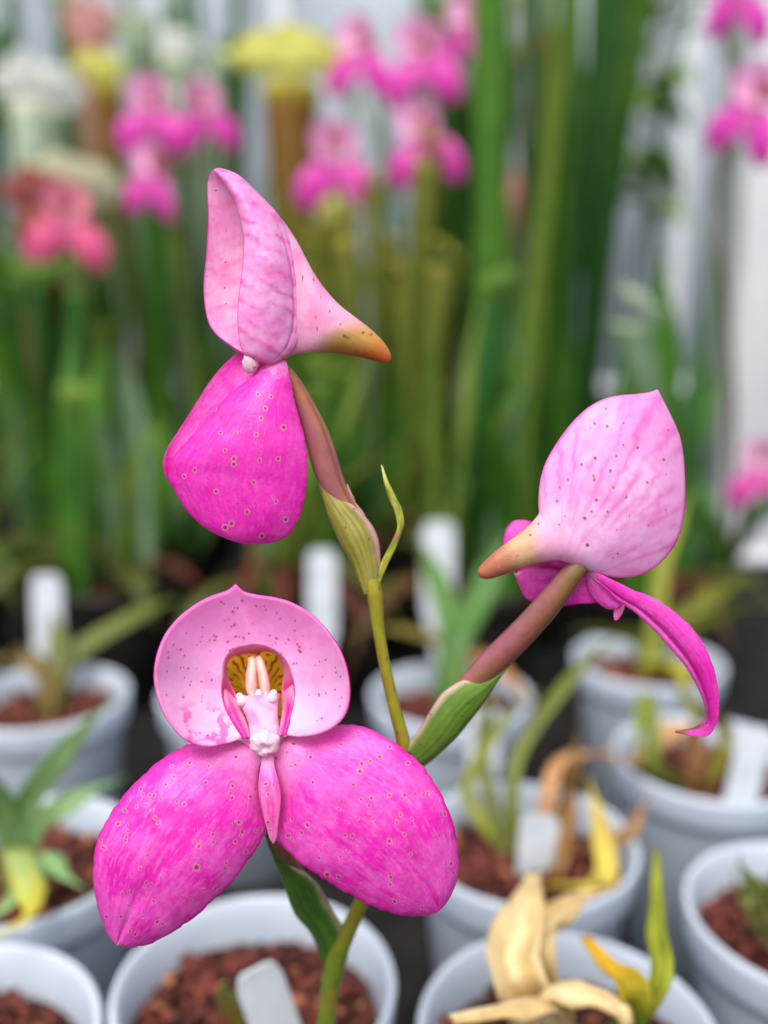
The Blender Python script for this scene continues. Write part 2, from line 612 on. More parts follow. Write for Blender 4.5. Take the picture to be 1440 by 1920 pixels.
def sepal_col(Q, T, W, seed, pale_base=0.25, n=95, extra=(), deep=0.5, pale=0.6, streak=(6, 22)):
    x, y = Q[..., 0], Q[..., 1]
    C = np.broadcast_to(C_MAG, Q.shape).copy()
    st = fbm(T * streak[0], (W + 1) * streak[1] / 2, seed)                     # streaks along the veins
    blot = fbm(x / 55., y / 55., seed + 9)
    fine = fbm(x / 9., y / 9., seed + 17, 3)
    C = mixc(C, C_PINK, pale * 1.3 * sm(.36, .68, .45 * blot + .35 * st + .2 * fine))
    fleck = fbm(T * streak[0] * 5, (W + 1) * streak[1] * 1.6, seed + 21, 3)      # fine pale flecks between the veins
    C = mixc(C, lin(250, 158, 230), .5 * pale * sm(.56, .78, fleck))
    C = mixc(C, C_DEEP, deep * sm(.5, .8, .6 * st + .4 * fbm(x / 30., y / 30., seed + 5)))
    C = mixc(C, C_PALE, .75 * (1 - sm(.0, pale_base, T + .12 * (fine - .5))))
    edge = sm(.93, 1.0, np.abs(W) + .02 * (fine - .5))
    C = mixc(C, C_DEEP, .8 * edge)
    return spots(Q, C, n, seed + 50, extra=extra, region=(np.abs(W) < .95) * 1.0)


def wob(Q, amp, sc_, seed):
    Q[..., 2] += amp * (fbm(Q[..., 0] / sc_, Q[..., 1] / sc_, seed, 2) - .5) * 2


def rough_edge(Q, amp, seed):
    """small scallops along both margins"""
    n, m = Q.shape[:2]
    s = np.linspace(0, 1, n)
    for j, e in ((0, 1), (m - 1, -1)):
        d = Q[:, j + e, :2] - Q[:, j, :2]
        L = np.linalg.norm(Q[:, 0, :2] - Q[:, -1, :2], axis=1)[:, None] + 1e-6
        k = amp * (vnoise(s * 60, s * 0 + seed, seed) - .5)[:, None]
        ax = (Q[:, -1, :2] - Q[:, 0, :2]) / L * e
        fall = np.clip(1 - np.arange(m) / 14.0, 0, 1)
        fall = fall if e == 1 else fall[::-1]
        Q[..., :2] += ax[:, None] * k[:, None] * fall[None, :, None] * np.clip(L / 60, 0, 1)[:, None]


# ---- stem
C_STEM = lin(140, 140, 30); C_STEMG = lin(106, 132, 36); C_STEMB = lin(150, 120, 50)
low = [(640, 1772, 345, 17), (632, 1792, 362, 20), (620, 1850, 392, 17.5), (611, 1925, 430, 17)]
up_ = [(680, 1040, 88, 5), (690, 1072, 88, 11), (702, 1110, 90, 15), (710, 1180, 102, 11.5), (722, 1250, 114, 11), (740, 1330, 128, 11.5), (757, 1400, 140, 13),
       (748, 1470, 168, 13), (724, 1570, 220, 13.5), (697, 1648, 270, 13.5), (675, 1696, 300, 13.5), (655, 1740, 328, 15)]
c = curve(up_ + low, 150)
dep = D0 + c[:, 2] * S0
Pst = at(c[:, 0], c[:, 1], dep); Rst = c[:, 3] * dep / F
tail = curve([tuple(Pst[-1]), tuple(Pst[-1] + (Pst[-1] - Pst[-8]) * 1.6), tuple(base + np.array((.001, -.004, .012))), tuple(base - np.array((0, 0, .006)))], 24)[1:]
Pst = np.vstack([Pst[:1] + (0, 0, 1e-4), Pst, tail]); Rst = np.concatenate([[1e-5], Rst, np.linspace(Rst[-1], .0021, 23)])
G = frame_rings(Pst, Rst, 22)
tt = np.linspace(0, 1, len(G))[:, None] * np.ones((1, 22)); ang = np.linspace(0, 6.283, 22)[None] * np.ones((len(G), 1))
Cc = mixc(np.broadcast_to(C_STEM, G.shape), C_STEMG, sm(.55, .8, tt))
Cc = mixc(Cc, C_STEMB, .7 * sm(.45, .75, fbm(tt * 40, ang * 1.2, 3)))
rs = np.random.RandomState(4)
for _ in range(26):
    i, j = rs.randint(10, 120), rs.randint(0, 22)
    Cc[i, j] = lin(96, 60, 30)
stem = part('stem', [(G, Cc, True)], M_STEM, orchid)

k9 = crop(480, 680, 2.4)
G, T, A_ = tube_px([(702, 1104, 88, 6), (712, 1078, 86, 7), (723, 1052, 84, 7), (738, 1022, 80, 6.5), (749, 995, 78, 5.5), (751, 978, 78, 7), (746, 955, 78, 7.5), (735, 932, 80, 7), (724, 903, 82, 4.5), (715.5, 872, 84, .8)], 50, 14, .5)
Cc = mixc(np.broadcast_to(lin(168, 170, 58), G.shape), lin(120, 124, 40), sm(.4, .7, fbm(T * 9, A_, 8)))
Cc = mixc(Cc, lin(214, 208, 138), sm(.8, 1, T))
Cc = mixc(Cc, lin(150, 110, 70), .8 * (np.abs(T - .43) < .03))
part('tip_bract', [(G, Cc, True)], M_BRACT, orchid)


def flower(core_grids, mat, label):
    return part('flower', core_grids, mat, orchid, None, label)


# =========================== flower facing the camera
k1 = crop(160, 1080, 2.0)
k6 = crop(440, 1540, 4.5)
ped = [(626, 1782, 372, 9), (606, 1735, 332, 9), (580, 1685, 276, 10), (556, 1635, 210, 13), (530, 1588, 140, 17), (508, 1530, 98, 19), (498, 1460, 75, 20), (492, 1400, 62, 18)]
G, T, A_ = tube_px(ped, 70, 22)
Cc = mixc(np.broadcast_to(lin(96, 84, 40), G.shape), lin(132, 84, 66), sm(.4, .7, fbm(T * 12, A_, 5)))
Cc = mixc(Cc, lin(150, 110, 96), sm(.8, 1, T))
rc = ball(near(np.array((494., 1392., 66.))), np.array((44, 22, 30)) * S0)
f1 = flower([(G, Cc, True), (rc, lin(240, 150, 200), True)], M_STEM, 'open flower facing out with hood, two broad sepals and yellow throat')

# left sepal
A = k1((664, 668, 52), (640, 640, 55), (590, 622, 52), (500, 622, 42), (420, 630, 36), (380, 638, 32), (340, 658, 26), (290, 690, 18), (240, 730, 10), (190, 780, 2), (150, 825, -4), (115, 868, -6), (85, 912, -8), (60, 960, -8), (45, 1010, -6), (36, 1070, -2),
       (33, 1130, 4), (39, 1190, 10), (50, 1240, 16), (66, 1290, 22), (84, 1332, 28), (102, 1362, 32), (120, 1380, 34))
B = k1((668, 690, 50), (652, 730, 48), (650, 790, 46), (658, 850, 44), (670, 905, 40), (678, 950, 36), (660, 985, 30), (630, 1032, 24), (590, 1086, 18), (540, 1150, 12), (480, 1210, 8), (420, 1264, 8), (360, 1308, 12), (310, 1341, 16), (260, 1368, 22), (210, 1383, 28), (160, 1388, 32), (120, 1382, 34))
Q, T, W = patch(A, B, 220, 170, lambda T, W: -34 * (1 - W * W) * np.sin(math.pi * T ** .9) + 9 * np.exp(-(W / .12) ** 2) * sm(.55, 1, T) + 12 * np.abs(W) ** 6)
wob(Q, 4, 60, 3); rough_edge(Q, 3.2, 5)
Cc = sepal_col(Q, T, W, 100, .30, 105, extra=[(368, 1625, 7), (447, 1541, 4.5), (440, 1577, 4), (399, 1563, 3.5), (386, 1467, 4), (311, 1471, 4), (290, 1492, 3.5)])
part('lateral_sepal', [(near(Q), Cc, False)], M_PETAL, f1, .00045)

# right sepal
A = k1((690, 672, 52), (715, 640, 54), (755, 606, 52), (800, 600, 48), (860, 596, 42), (905, 583, 34), (950, 562, 26), (1000, 562, 18), (1060, 575, 10), (1110, 598, 4), (1160, 628, 0), (1210, 665, -4), (1260, 712, -6), (1300, 765, -8), (1335, 825, -8), (1362, 885, -6),
       (1381, 950, -2), (1393, 1020, 4), (1397, 1080, 10), (1388, 1140, 16), (1370, 1190, 22), (1346, 1230, 26), (1318, 1256, 28))
B = k1((690, 690, 50), (708, 720, 48), (725, 780, 46), (734, 860, 44), (726, 930, 40), (722, 984, 36), (745, 1015, 30), (780, 1050, 24), (820, 1085, 18), (870, 1116, 12), (930, 1156, 8), (1000, 1196, 6), (1080, 1235, 8), (1150, 1259, 12), (1210, 1271, 18), (1270, 1270, 24), (1318, 1257, 28))
Q, T, W = patch(A, B, 220, 170, lambda T, W: -36 * (1 - W * W) * np.sin(math.pi * T ** .9) + 9 * np.exp(-((W + .05) / .12) ** 2) * sm(.6, 1, T) + 12 * np.abs(W) ** 6)
wob(Q, 4, 60, 8); rough_edge(Q, 3.2, 6)
Cc = sepal_col(Q, T, W, 140, .30, 95, extra=[(675, 1446, 5.5), (678, 1432, 4.5), (694, 1427, 4), (730, 1576, 5), (614, 1638, 5), (733, 1643, 4), (692, 1510, 4), (844, 1618, 4), (758, 1490, 4), (648, 1565, 3.5)])
part('lateral_sepal', [(near(Q), Cc, False)], M_PETAL, f1, .00045)

# hood
rimL = k1((590, 604, 34), (530, 626, 10), (470, 638, -12), (420, 634, -24), (380, 617, -32), (350, 595, -36), (320, 560, -40), (290, 510, -42), (268, 450, -42), (257, 390, -42), (260, 330, -42), (275, 270, -40), (300, 215, -38), (340, 165, -34), (380, 130, -32), (430, 96, -30), (480, 73, -28), (530, 56, -26), (552, 42, -26), (563, 31, -28))
rimR = k1((563, 31, -28), (576, 46, -26), (600, 61, -26), (650, 72, -28), (710, 81, -30), (770, 98, -32), (830, 130, -34), (880, 170, -36), (920, 220, -38), (955, 275, -40), (980, 340, -42), (992, 410, -42), (990, 470, -42), (975, 520, -40), (945, 556, -34), (905, 581, -26), (860, 595, -14), (800, 600, 10), (750, 592, 34))
SH = .8
opL = k1((590, 602, 36), (550, 545, 52), (525, 500, 66), (510, 440, 80), (512, 380, 88), (522, 310, 94), (560, 270, 98), (600, 260, 98), (625, 254, 92))
opR = k1((625, 254, 92), (650, 256, 98), (682, 262, 98), (730, 288, 96), (765, 330, 90), (783, 390, 84), (787, 450, 76), (776, 510, 60), (750, 590, 36))
opL = [(a, b, d * SH) for a, b, d in opL]; opR = [(a, b, d * SH) for a, b, d in opR]
tilt = lambda L: [(a, b, d + 68 * float(sm(1240, 1110, b))) for a, b, d in L]      # the top of the hood leans back
rimL, rimR = tilt(rimL), tilt(rimR)
N1 = 150
Ar = joined([rimL, rimR], [N1, N1]); Br = joined([opL, opR], [N1, N1])
Q, T, W = patch(Ar, Br, None, 130)
k = (W + 1) / 2
k_ = np.repeat(np.linspace(0, 1, 130)[None], len(Ar), 0)
Q[..., 2] = Ar[:, None, 2] + (Br[:, None, 2] - Ar[:, None, 2]) * (1 - (1 - k_) ** 1.7) + 9 * np.exp(-(k_ / .025) ** 2)
wob(Q, 3, 70, 4)
x, y = Q[..., 0], Q[..., 1]
fine = fbm(x / 10., y / 10., 31, 3)
Cc = np.broadcast_to(lin(248, 196, 236), Q.shape).copy()
Cc = mixc(Cc, lin(246, 138, 214), .75 * sm(1330, 1120, y + 60 * (fbm(x / 60., y / 60., 33) - .5)))
Cc = mixc(Cc, lin(244, 140, 206), .5 * sm(.5, .75, fbm(x / 40., y / 40., 35)))
Cc = mixc(Cc, C_WHITE, .6 * sm(1260, 1360, y) * sm(.2, .5, k_))
Cc = mixc(Cc, lin(238, 70, 184), .7 * sm(.58, .7, fbm(x / 22., y / 22., 39)) * sm(1300, 1350, y) * sm(520, 440, x))
Cc = mixc(Cc, lin(240, 60, 182), .75 * (1 - sm(.0, .055 + .05 * fine, k_)))
Cc = mixc(Cc, C_DEEP, .85 * (1 - sm(.003, .018, k_)))
Cc = spots(Q, Cc, 80, 61, (1.6, 2.8), lin(196, 20, 110), None, region=(k_ > .12) * sm(1400, 1180, y))
Cc = spots(Q, Cc, 22, 62, (1.5, 2.6), lin(110, 40, 40), None, region=(k_ > .06) * 1.0)
hood_g = [(near(Q), Cc, False)]
# throat of the spur, going back from the opening
yl = joined([k1((606, 606, 60), (575, 470, 92), (545, 405, 110), (526, 352, 122), (536, 318, 128), (562, 297, 132), (612, 290, 132), (630, 292, 130)),
             k1((630, 292, 130), (655, 283, 132), (700, 284, 132), (734, 318, 128), (744, 370, 122), (738, 425, 110), (735, 480, 92), (732, 600, 60))], [N1, N1])
cen = np.array((160 + 636 / 2, 1080 + 400 / 2))
rows = [Br, Br * .75 + yl * .25 + np.array((0, 0, 6.)), Br * .4 + yl * .6 + np.array((0, 0, 6.)), yl]
for s_, dz, cx_, cy_ in ((.92, 142, 0, 2), (.80, 152, 1, 4), (.66, 162, 2, 8), (.52, 176, 3, 14), (.42, 210, 6, 22), (.36, 280, 10, 32), (.29, 325, 14, 42), (.24, 370, 18, 50), (.17, 400, 20, 54), (.02, 410, 20, 55)):
    r_ = yl.copy()
    r_[:, :2] = (yl[:, :2] - cen) * s_ + cen + (cx_, cy_)
    r_[:, 2] = dz - 12 * np.exp(-((yl[:, 1] - 1226) / 20) ** 2) * 0
    rows.append(r_)
R_ = np.array(rows)
dense = []
for i in range(len(R_) - 1):
    for f_ in np.linspace(0, 1, 9, endpoint=False):
        dense.append(R_[i] * (1 - f_) + R_[i + 1] * f_)
R_ = np.array(dense + [R_[-1]])
kk = np.linspace(0, len(rows) - 1, len(R_))[:, None] * np.ones((1, R_.shape[1]))
aa = np.linspace(0, 1, R_.shape[1])[None] * np.ones((len(R_), 1))
Ct = np.broadcast_to(lin(250, 160, 206), R_.shape).copy()
Ct = mixc(Ct, lin(236, 116, 140), sm(1.0, 2.8, kk) * np.exp(-((aa - .5) / .12) ** 2))
Ct = mixc(Ct, lin(232, 30, 150), .9 * sm(.30, .22, np.minimum(aa, 1 - aa)) * (kk < 2.6))
Ct = mixc(Ct, lin(252, 190, 44), sm(2.6, 3.05, kk))
wv = aa * 46 + .8 * vnoise(aa * 20, kk * 2, 76)
dash = sm(.25, .6, np.sin(wv * 6.283 * .5)) * sm(.36, .46, vnoise(np.floor(wv * .5 + .25) * 3.7, kk * 1.5 + 2, 78))
Ct = mixc(Ct, lin(190, 26, 20), .92 * dash * sm(2.9, 3.1, kk))
Ct = mixc(Ct, lin(214, 120, 60), sm(8, 9.5, kk))
ib = 26
hood_g.append((near(R_[:ib + 1]), Ct[:ib + 1], False))
part('hood', hood_g, M_HOOD, f1, .0004)
part('spur', [(near(R_[ib:]), Ct[ib:], False)], M_THROAT, f1, None, 'hollow spur with a yellow throat dashed in dark red')

# inner petals either side of the column
for A, B in ((k1((507, 420, 78), (512, 460, 68), (526, 502, 56), (552, 548, 40), (594, 610, 26)), k1((527, 424, 92), (548, 450, 84), (574, 480, 70), (598, 540, 52), (618, 606, 34))),
             (k1((788, 400, 72), (789, 452, 62), (778, 512, 50), (752, 596, 26)), k1((742, 440, 96), (738, 475, 84), (738, 525, 62), (726, 600, 36)))):
    Q, T, W = patch(A, B, 70, 30, lambda T, W: -6 * (1 - W * W))
    Cc = mixc(np.broadcast_to(lin(232, 34, 158), Q.shape), lin(246, 172, 214), sm(-.1, .75, W + .3 * (fbm(T * 6, W * 3, 12) - .5)))
    Cc = mixc(Cc, lin(246, 160, 204), .95 * (1 - sm(.05, .42, T + .12 * W)))
    part('petal', [(near(Q), Cc, False)], M_PETAL, f1, .0004)

# column: body, three prongs, and the shining stigma
A = k1((562, 452, 60), (572, 474, 56), (588, 498, 50), (604, 530, 44), (614, 565, 40), (618, 612, 36)); B = k1((728, 440, 60), (724, 474, 56), (722, 520, 50), (726, 560, 44), (728, 585, 40), (726, 612, 36))
Q, T, W = loft(A, B, 50, 36, .55)
Cc = mixc(np.broadcast_to(lin(240, 190, 218), Q.shape), lin(236, 150, 202), sm(.45, .75, fbm(T * 5, W * 2, 6)))
col_g = [(near(Q), Cc, True)]
S = S0
for cx_, cy_, d_, r_ in ((578, 452, 48, 7.5), (706, 440, 48, 7.5), (650, 450, 46, 9), (651, 436, 50, 6.5), (588, 468, 47, 11.5), (699, 458, 47, 11.5)):
    p = k1((cx_, cy_, d_))[0]
    col_g.append((ball(near(p), r_ * S), lin(240, 204, 222), True))
p = k1((644, 400, 76))
part('column', col_g, M_WAX, f1)
for a_ in ([(622, 308, 100, 7), (626, 335, 92, 9), (622, 380, 84, 11), (624, 425, 76, 10.5), (630, 462, 64, 6)], [(648, 304, 100, 6), (656, 330, 92, 8.5), (668, 380, 84, 10), (676, 430, 74, 9), (678, 462, 62, 5)]):
    G, T, A_ = tube_px(k1(*a_), 30, 16)
    Cc = mixc(np.broadcast_to(lin(240, 196, 176), G.shape), lin(232, 160, 160), sm(.4, .8, fbm(T * 4, A_, 7)))
    part('anther_lobe', [(G, Cc, True)], M_WAX, f1)
p = near(k1((672, 626, 14))[0])
Bq = ball(p, np.array((29.5, 17, 25.5)) * S, 44, 56, .22, 5)
rel = (Bq - p) / (np.array((29.5, 17, 25.5)) * S)
ang_ = np.arctan2(rel[..., 2], rel[..., 0])
Bq[..., [0, 2]] = p[[0, 2]] + (Bq - p)[..., [0, 2]] * (1 - .06 * np.cos(6 * ang_ + .4))[..., None]
front = sm(0.2, .9, -rel[..., 1])
Bq[..., 1] += S * front * (7 * np.exp(-((rel[..., 0] - .05) ** 2 + (rel[..., 2] + .15) ** 2) / .08) - 4 * np.exp(-((rel[..., 0] - .1) ** 2 + (rel[..., 2] - .42) ** 2) / .05) + 3 * (vnoise(rel[..., 0] * 4 + 9, rel[..., 2] * 4 + 9, 3) - .5))
part('stigma', [(Bq, np.broadcast_to(lin(236, 196, 214), Bq.shape), True)], M_WAX, f1, None, 'glossy white knob below the throat')
# lip
A = k1((663, 672, 30), (658, 710, 20), (650, 770, 8), (650, 815, 4), (660, 870, 4), (676, 930, 8), (690, 982, 14), (702, 1003, 18)); B = k1((704, 672, 30), (710, 715, 20), (724, 765, 8), (733, 815, 4), (731, 870, 4), (724, 930, 8), (718, 982, 14), (707, 1003, 18))
Q, T, W = loft(A, B, 90, 40, .32)
Cc = mixc(np.broadcast_to(lin(248, 130, 206), Q.shape), lin(240, 70, 186), .8 * sm(.4, .7, fbm(T * 5, W * 4, 14)))
Cc = mixc(Cc, lin(242, 150, 204), sm(.7, 1, T)); Cc = mixc(Cc, C_PALE, 1 - sm(.0, .3, T))
Cc = spots(Q, Cc, 6, 71, (2.5, 4), region=sm(.1, .3, T) * (np.abs(W) < .7))
part('lip', [(near(Q), Cc, True)], M_PETAL, f1)


def bract(A, B, n, m, h, colf, parent, pink_edge, name='bract'):
    A = curve(A, n); B = curve(B, n)
    hw = np.linalg.norm((B - A)[:, :2], axis=1) / 2
    Q, T, W = patch(A, B, n, m)
    Q[..., 2] -= (hw * h)[:, None] * np.sqrt(np.clip(1 - W * W, 0, 1)) ** .9
    # the far half of the sheath, closing behind the ovary for most of its length
    Q2 = Q.copy()
    Q2[..., 2] = 2 * (A[:, None, 2] * (1 - (W + 1) / 2) + B[:, None, 2] * (W + 1) / 2) - Q[..., 2]
    nb = int(n * .72)
    Cc = colf(Q, T, W)
    return part(name, [(near(Q), Cc, False), (near(Q2[:nb]), Cc[:nb], False)], M_BRACT, parent, .0004)


def bract_col(c1, c2, edge, side, seed):
    def f(Q, T, W):
        v = fbm((W + 1) * 7, T * 2.2, seed)
        C = mixc(np.broadcast_to(c1, Q.shape), c2, sm(.35, .7, v))
        e = sm(.55, .98, W * side + .25 * (fbm(T * 7, W * 0, seed + 3) - .5))
        C = mixc(C, edge, .85 * e)
        return spots(Q, C, 7, seed + 9, (1.4, 2.6), lin(60, 50, 30), None)
    return f


bract(k6((745, 1200, 378), (690, 1030, 352), (640, 932, 332), (580, 860, 312), (520, 790, 288), (470, 680, 255), (430, 560, 220), (400, 470, 195), (368, 395, 172), (330, 300, 145), (292, 205, 125), (262, 110, 110)),
      k6((950, 1100, 378), (936, 980, 352), (900, 880, 332), (845, 785, 312), (785, 700, 288), (745, 610, 255), (690, 530, 220), (600, 445, 195), (500, 390, 172), (410, 310, 145), (340, 220, 125), (275, 110, 110)),
      90, 40, .75, bract_col(lin(84, 128, 38), lin(66, 104, 40), lin(196, 172, 140), 1, 15), f1, None)

# =========================== upper flower, seen from the side
k2 = crop(280, 300, 2.594)
G, T, A_ = tube_px(k2((1030, 1800, 92, 15), (975, 1720, 92, 18), (925, 1640, 90, 20.5), (880, 1550, 88, 24.5), (848, 1450, 86, 25.5), (812, 1330, 82, 23), (770, 1225, 78, 19), (722, 1120, 72, 15), (670, 1040, 66, 13), (620, 985, 62, 12)), 90, 26)
Cc = mixc(np.broadcast_to(lin(146, 84, 84), G.shape), lin(156, 98, 66), sm(.35, .7, fbm(A_ * 1.1 + 3, T * 5, 5)))
Cc = mixc(Cc, lin(112, 56, 52), .8 * np.exp(-((A_ - 3.9) / .12) ** 2) * sm(.9, .6, T))
Cc = mixc(Cc, lin(172, 110, 120), .6 * np.exp(-((A_ - 2.4) / .5) ** 2))
Cc = mixc(Cc, lin(150, 100, 52), .7 * sm(.75, .95, T))
f2 = flower([(G, Cc, True)], M_STEM, 'flower turned to the side with pointed spur and brown ovary')


def vein_col(Q, T, W, seed, base, vein, slant=.5, dens=(16, 4), amt=.75):
    x, y = Q[..., 0], Q[..., 1]
    w1 = fbm(x / 34., y / 34., seed)
    ph = (y * .9 + x * slant) / dens[0] + 2.6 * w1
    fine = fbm(x / 7., y / 7., seed + 3, 3)
    r = np.abs(np.sin(ph)) ** 5
    brk = sm(.34, .62, fbm(x / 38., y / 16., seed + 5))
    C = mixc(base, vein, amt * r * brk + .22 * sm(.45, .7, fine))
    return C


def arr(c, Q):
    return np.broadcast_to(c, Q.shape).copy()


line = k2((318, 52, 20), (372, 115, 12), (410, 180, 6), (440, 260, 2), (460, 350, 0), (464, 430, 0), (456, 530, 0), (444, 620, 2), (434, 710, 4), (432, 790, 6), (438, 860, 10), (452, 925, 16), (480, 955, 22), (530, 978, 28))
farline = k2((318, 52, 24), (390, 115, 34), (450, 200, 44), (500, 300, 52), (520, 400, 56), (520, 520, 58), (510, 640, 58), (500, 740, 56), (495, 830, 54), (500, 900, 50), (510, 950, 46), (530, 978, 40))
left = k2((318, 50, 24), (300, 58, 26), (284, 110, 34), (283, 180, 40), (287, 260, 44), (285, 350, 48), (277, 470, 52), (267, 570, 54), (265, 640, 56), (272, 720, 56), (292, 800, 54), (335, 858, 50), (395, 903, 46), (445, 935, 42), (490, 962, 40), (530, 978, 40))
Q, T, W = patch(left, farline, 160, 90, lambda T, W: 9 * (1 - W * W) * np.sin(math.pi * T))
x, y = Q[..., 0], Q[..., 1]
Cc = mixc(arr(lin(250, 194, 228), Q), lin(246, 140, 208), .6 * sm(.4, .7, fbm(x / 30., y / 40., 41)) + .3 * sm(600, 660, y))
Cc = vein_col(Q, T, W, 45, Cc, lin(240, 110, 194), .25, (11, 3), .4)
Cc = mixc(Cc, C_MAG, .85 * (1 - sm(-1, -.93, W)))
Cc = spots(Q, Cc, 14, 46, (1.5, 2.6), lin(150, 30, 70), None)
h_g = [(near(Q), Cc, False)]
rightB = k2((318, 50, 20), (350, 46, 24), (432, 78, 36), (520, 160, 46), (615, 258, 50), (668, 350, 50), (706, 470, 48), (732, 600, 46), (740, 700, 46), (736, 800, 44), (716, 880, 42), (680, 935, 38), (610, 982, 32), (560, 984, 30), (530, 978, 28))
Q, T, W = patch(line, rightB, 190, 120, lambda T, W: -40 * (1 - np.abs(W) ** 2.2) * np.sin(math.pi * T ** .8) ** .8)
Q[..., 2] += 7 * np.exp(-((W - .74) / .05) ** 2) * np.sin(math.pi * T) * sm(.25, .4, T)        # fold near the spur
wob(Q, 2.0, 26, 12)
x, y = Q[..., 0], Q[..., 1]
Cc = mixc(arr(lin(251, 194, 238), Q), lin(248, 142, 220), .55 * sm(.4, .7, fbm(x / 40., y / 40., 51)) + .45 * (1 - sm(0, .3, T)))
Cc = vein_col(Q, T, W, 55, Cc, lin(236, 88, 186), -.55, (9, 3), .62)
Cc = mixc(Cc, lin(238, 90, 190), .7 * np.exp(-((W - .78) / .03) ** 2) * sm(.2, .4, T))
Cc = mixc(Cc, C_MAG, .75 * (1 - sm(-1, -.95, W)))
Cc = mixc(Cc, lin(240, 110, 196), .5 * sm(.9, 1, W))
h_g.append((near(Q), Cc, False))
A = k2((470, 150, 60), (560, 215, 62), (640, 292, 62), (706, 385, 62), (756, 478, 62), (802, 562, 62), (858, 640, 62), (925, 712, 62), (1000, 770, 62), (1075, 828, 62), (1128, 880, 62), (1160, 925, 62), (1171, 960, 62), (1166, 980, 62))
B = k2((500, 940, 60), (560, 975, 62), (610, 972, 62), (655, 962, 62), (700, 942, 62), (760, 931, 62), (820, 929, 62), (880, 932, 62), (950, 940, 62), (1020, 953, 62), (1085, 968, 62), (1130, 979, 62), (1150, 983, 62), (1164, 981, 62))
Q, T, W = loft(A, B, 150, 60, lambda t: .30 + .62 * sm(.35, .75, t))
x, y = Q[..., 0], Q[..., 1]
Cc = mixc(arr(lin(248, 190, 222), Q), lin(246, 140, 200), .6 * sm(.45, .7, fbm(x / 40., y / 40., 57)))
along = (x - 560) / 170. + .25 * W
Cc = mixc(Cc, lin(218, 170, 96), sm(.3, .62, along)); Cc = mixc(Cc, lin(206, 112, 52), sm(.55, 1.0, along + .2 * (fbm(x / 30., y / 20., 4) - .5)))
Cc = mixc(Cc, lin(150, 140, 50), .35 * sm(.35, .55, along) * sm(.9, .6, along) * (W > 0))
Cc = spots(Q, Cc, 4, 58, (2.5, 3.6), lin(120, 50, 30), None, region=sm(.4, .7, T), extra=[(592, 597, 3.4), (596, 616, 2.8), (567, 522, 3.4), (587, 526, 3), (617, 585, 3), (680, 625, 3.4), (695, 629, 3.2)])
h_g.append((near(Q), Cc, True))
part('hood', h_g, M_HOOD, f2, .0004, 'pale pink hood drawn out into a pointed orange spur')

# white column peeping out below the hood
p = near(k2((492, 982, 30))[0])
Bq = ball(p, np.array((15.5, 12, 22)) * S, 22, 28, .3, 9)
Cq = arr(lin(238, 200, 218), Bq)
Bq2 = ball(near(k2((512, 1004, 20))[0]), np.array((3.4, 3, 3.4)) * S)
part('column', [(Bq, Cq, True), (Bq2, lin(210, 120, 140), True)], M_WAX, f2)
# far sepal, then near sepal
A = k2((560, 960, 66), (450, 936, 66), (380, 980, 66), (300, 1070, 66), (230, 1180, 64), (160, 1290, 62), (103, 1380, 58), (76, 1440, 56), (71, 1490, 54), (90, 1545, 56))
B = k2((590, 1000, 66), (540, 1060, 56), (470, 1130, 50), (420, 1200, 50), (360, 1280, 50), (290, 1370, 50), (220, 1450, 52), (160, 1500, 54), (120, 1535, 56), (90, 1545, 56))
Q, T, W = patch(A, B, 120, 60, lambda T, W: 10 * (1 - W * W))
Cc = sepal_col(Q, T, W, 210, .1, 10, deep=.7)
part('lateral_sepal', [(near(Q), Cc, False)], M_PETAL, f2, .00045)
A = k2((600, 972, 50), (540, 1020, 42), (475, 1080, 36), (400, 1138, 32), (335, 1200, 30), (260, 1290, 28), (185, 1372, 28), (120, 1440, 32), (92, 1490, 38), (96, 1550, 40), (122, 1598, 40), (170, 1682, 38), (232, 1752, 36), (310, 1806, 34), (380, 1838, 36), (450, 1859, 40))
B = k2((640, 972, 50), (664, 985, 46), (676, 1040, 42), (692, 1120, 36), (712, 1212, 30), (736, 1292, 26), (756, 1380, 22), (766, 1460, 20), (766, 1540, 20), (756, 1622, 22), (740, 1700, 24), (712, 1768, 28), (680, 1818, 32), (640, 1840, 34), (580, 1858, 38), (520, 1864, 40), (450, 1862, 41))
Q, T, W = patch(A, B, 210, 170, lambda T, W: -38 * (1 - np.abs(W) ** 2.4) * np.sin(math.pi * T ** .9) ** .8)
wob(Q, 4, 60, 18); rough_edge(Q, 2.0, 25)
Cc = sepal_col(Q, T, W, 240, .12, 12, deep=.85, pale=.28, extra=[(531, 802, 5.5), (439, 860, 5), (439, 870, 5), (423, 845, 4), (487, 863, 4), (521, 860, 4.5), (476, 904, 4.5), (406, 921, 4.5), (464, 959, 5), (435, 981, 5.5), (423, 988, 6), (491, 1003, 5), (535, 973, 5), (347, 893, 4), (497, 767, 4.5), (490, 785, 4), (481, 815, 4), (404, 768, 4), (484, 740, 4), (508, 745, 4), (415, 812, 4)])
part('lateral_sepal', [(near(Q), Cc, False)], M_PETAL, f2, .00045)
bract(k9((490, 1045, 92), (462, 980, 92), (430, 900, 90), (380, 810, 88), (332, 700, 86), (302, 605, 84), (268, 495, 82), (232, 395, 80)),
      k9((545, 1025, 92), (556, 950, 92), (556, 872, 90), (545, 790, 88), (510, 722, 86), (440, 648, 84), (330, 562, 82), (240, 400, 80)),
      110, 50, .8, bract_col(lin(158, 150, 68), lin(126, 120, 46), lin(214, 160, 164), 1, 25), f2, None)
A = k9((520, 960, 96), (520, 800, 100), (490, 690, 100), (456, 645, 98), (440, 610, 94)); B = k9((480, 960, 96), (450, 800, 80), (425, 690, 82), (412, 600, 88), (410, 545, 92))
Q, T, W = patch(A, B, 40, 16)
part('bract_flap', [(near(Q), mixc(arr(lin(206, 150, 140), Q), lin(160, 140, 70), sm(.6, 0, T)), False)], M_BRACT, f2, .0003)

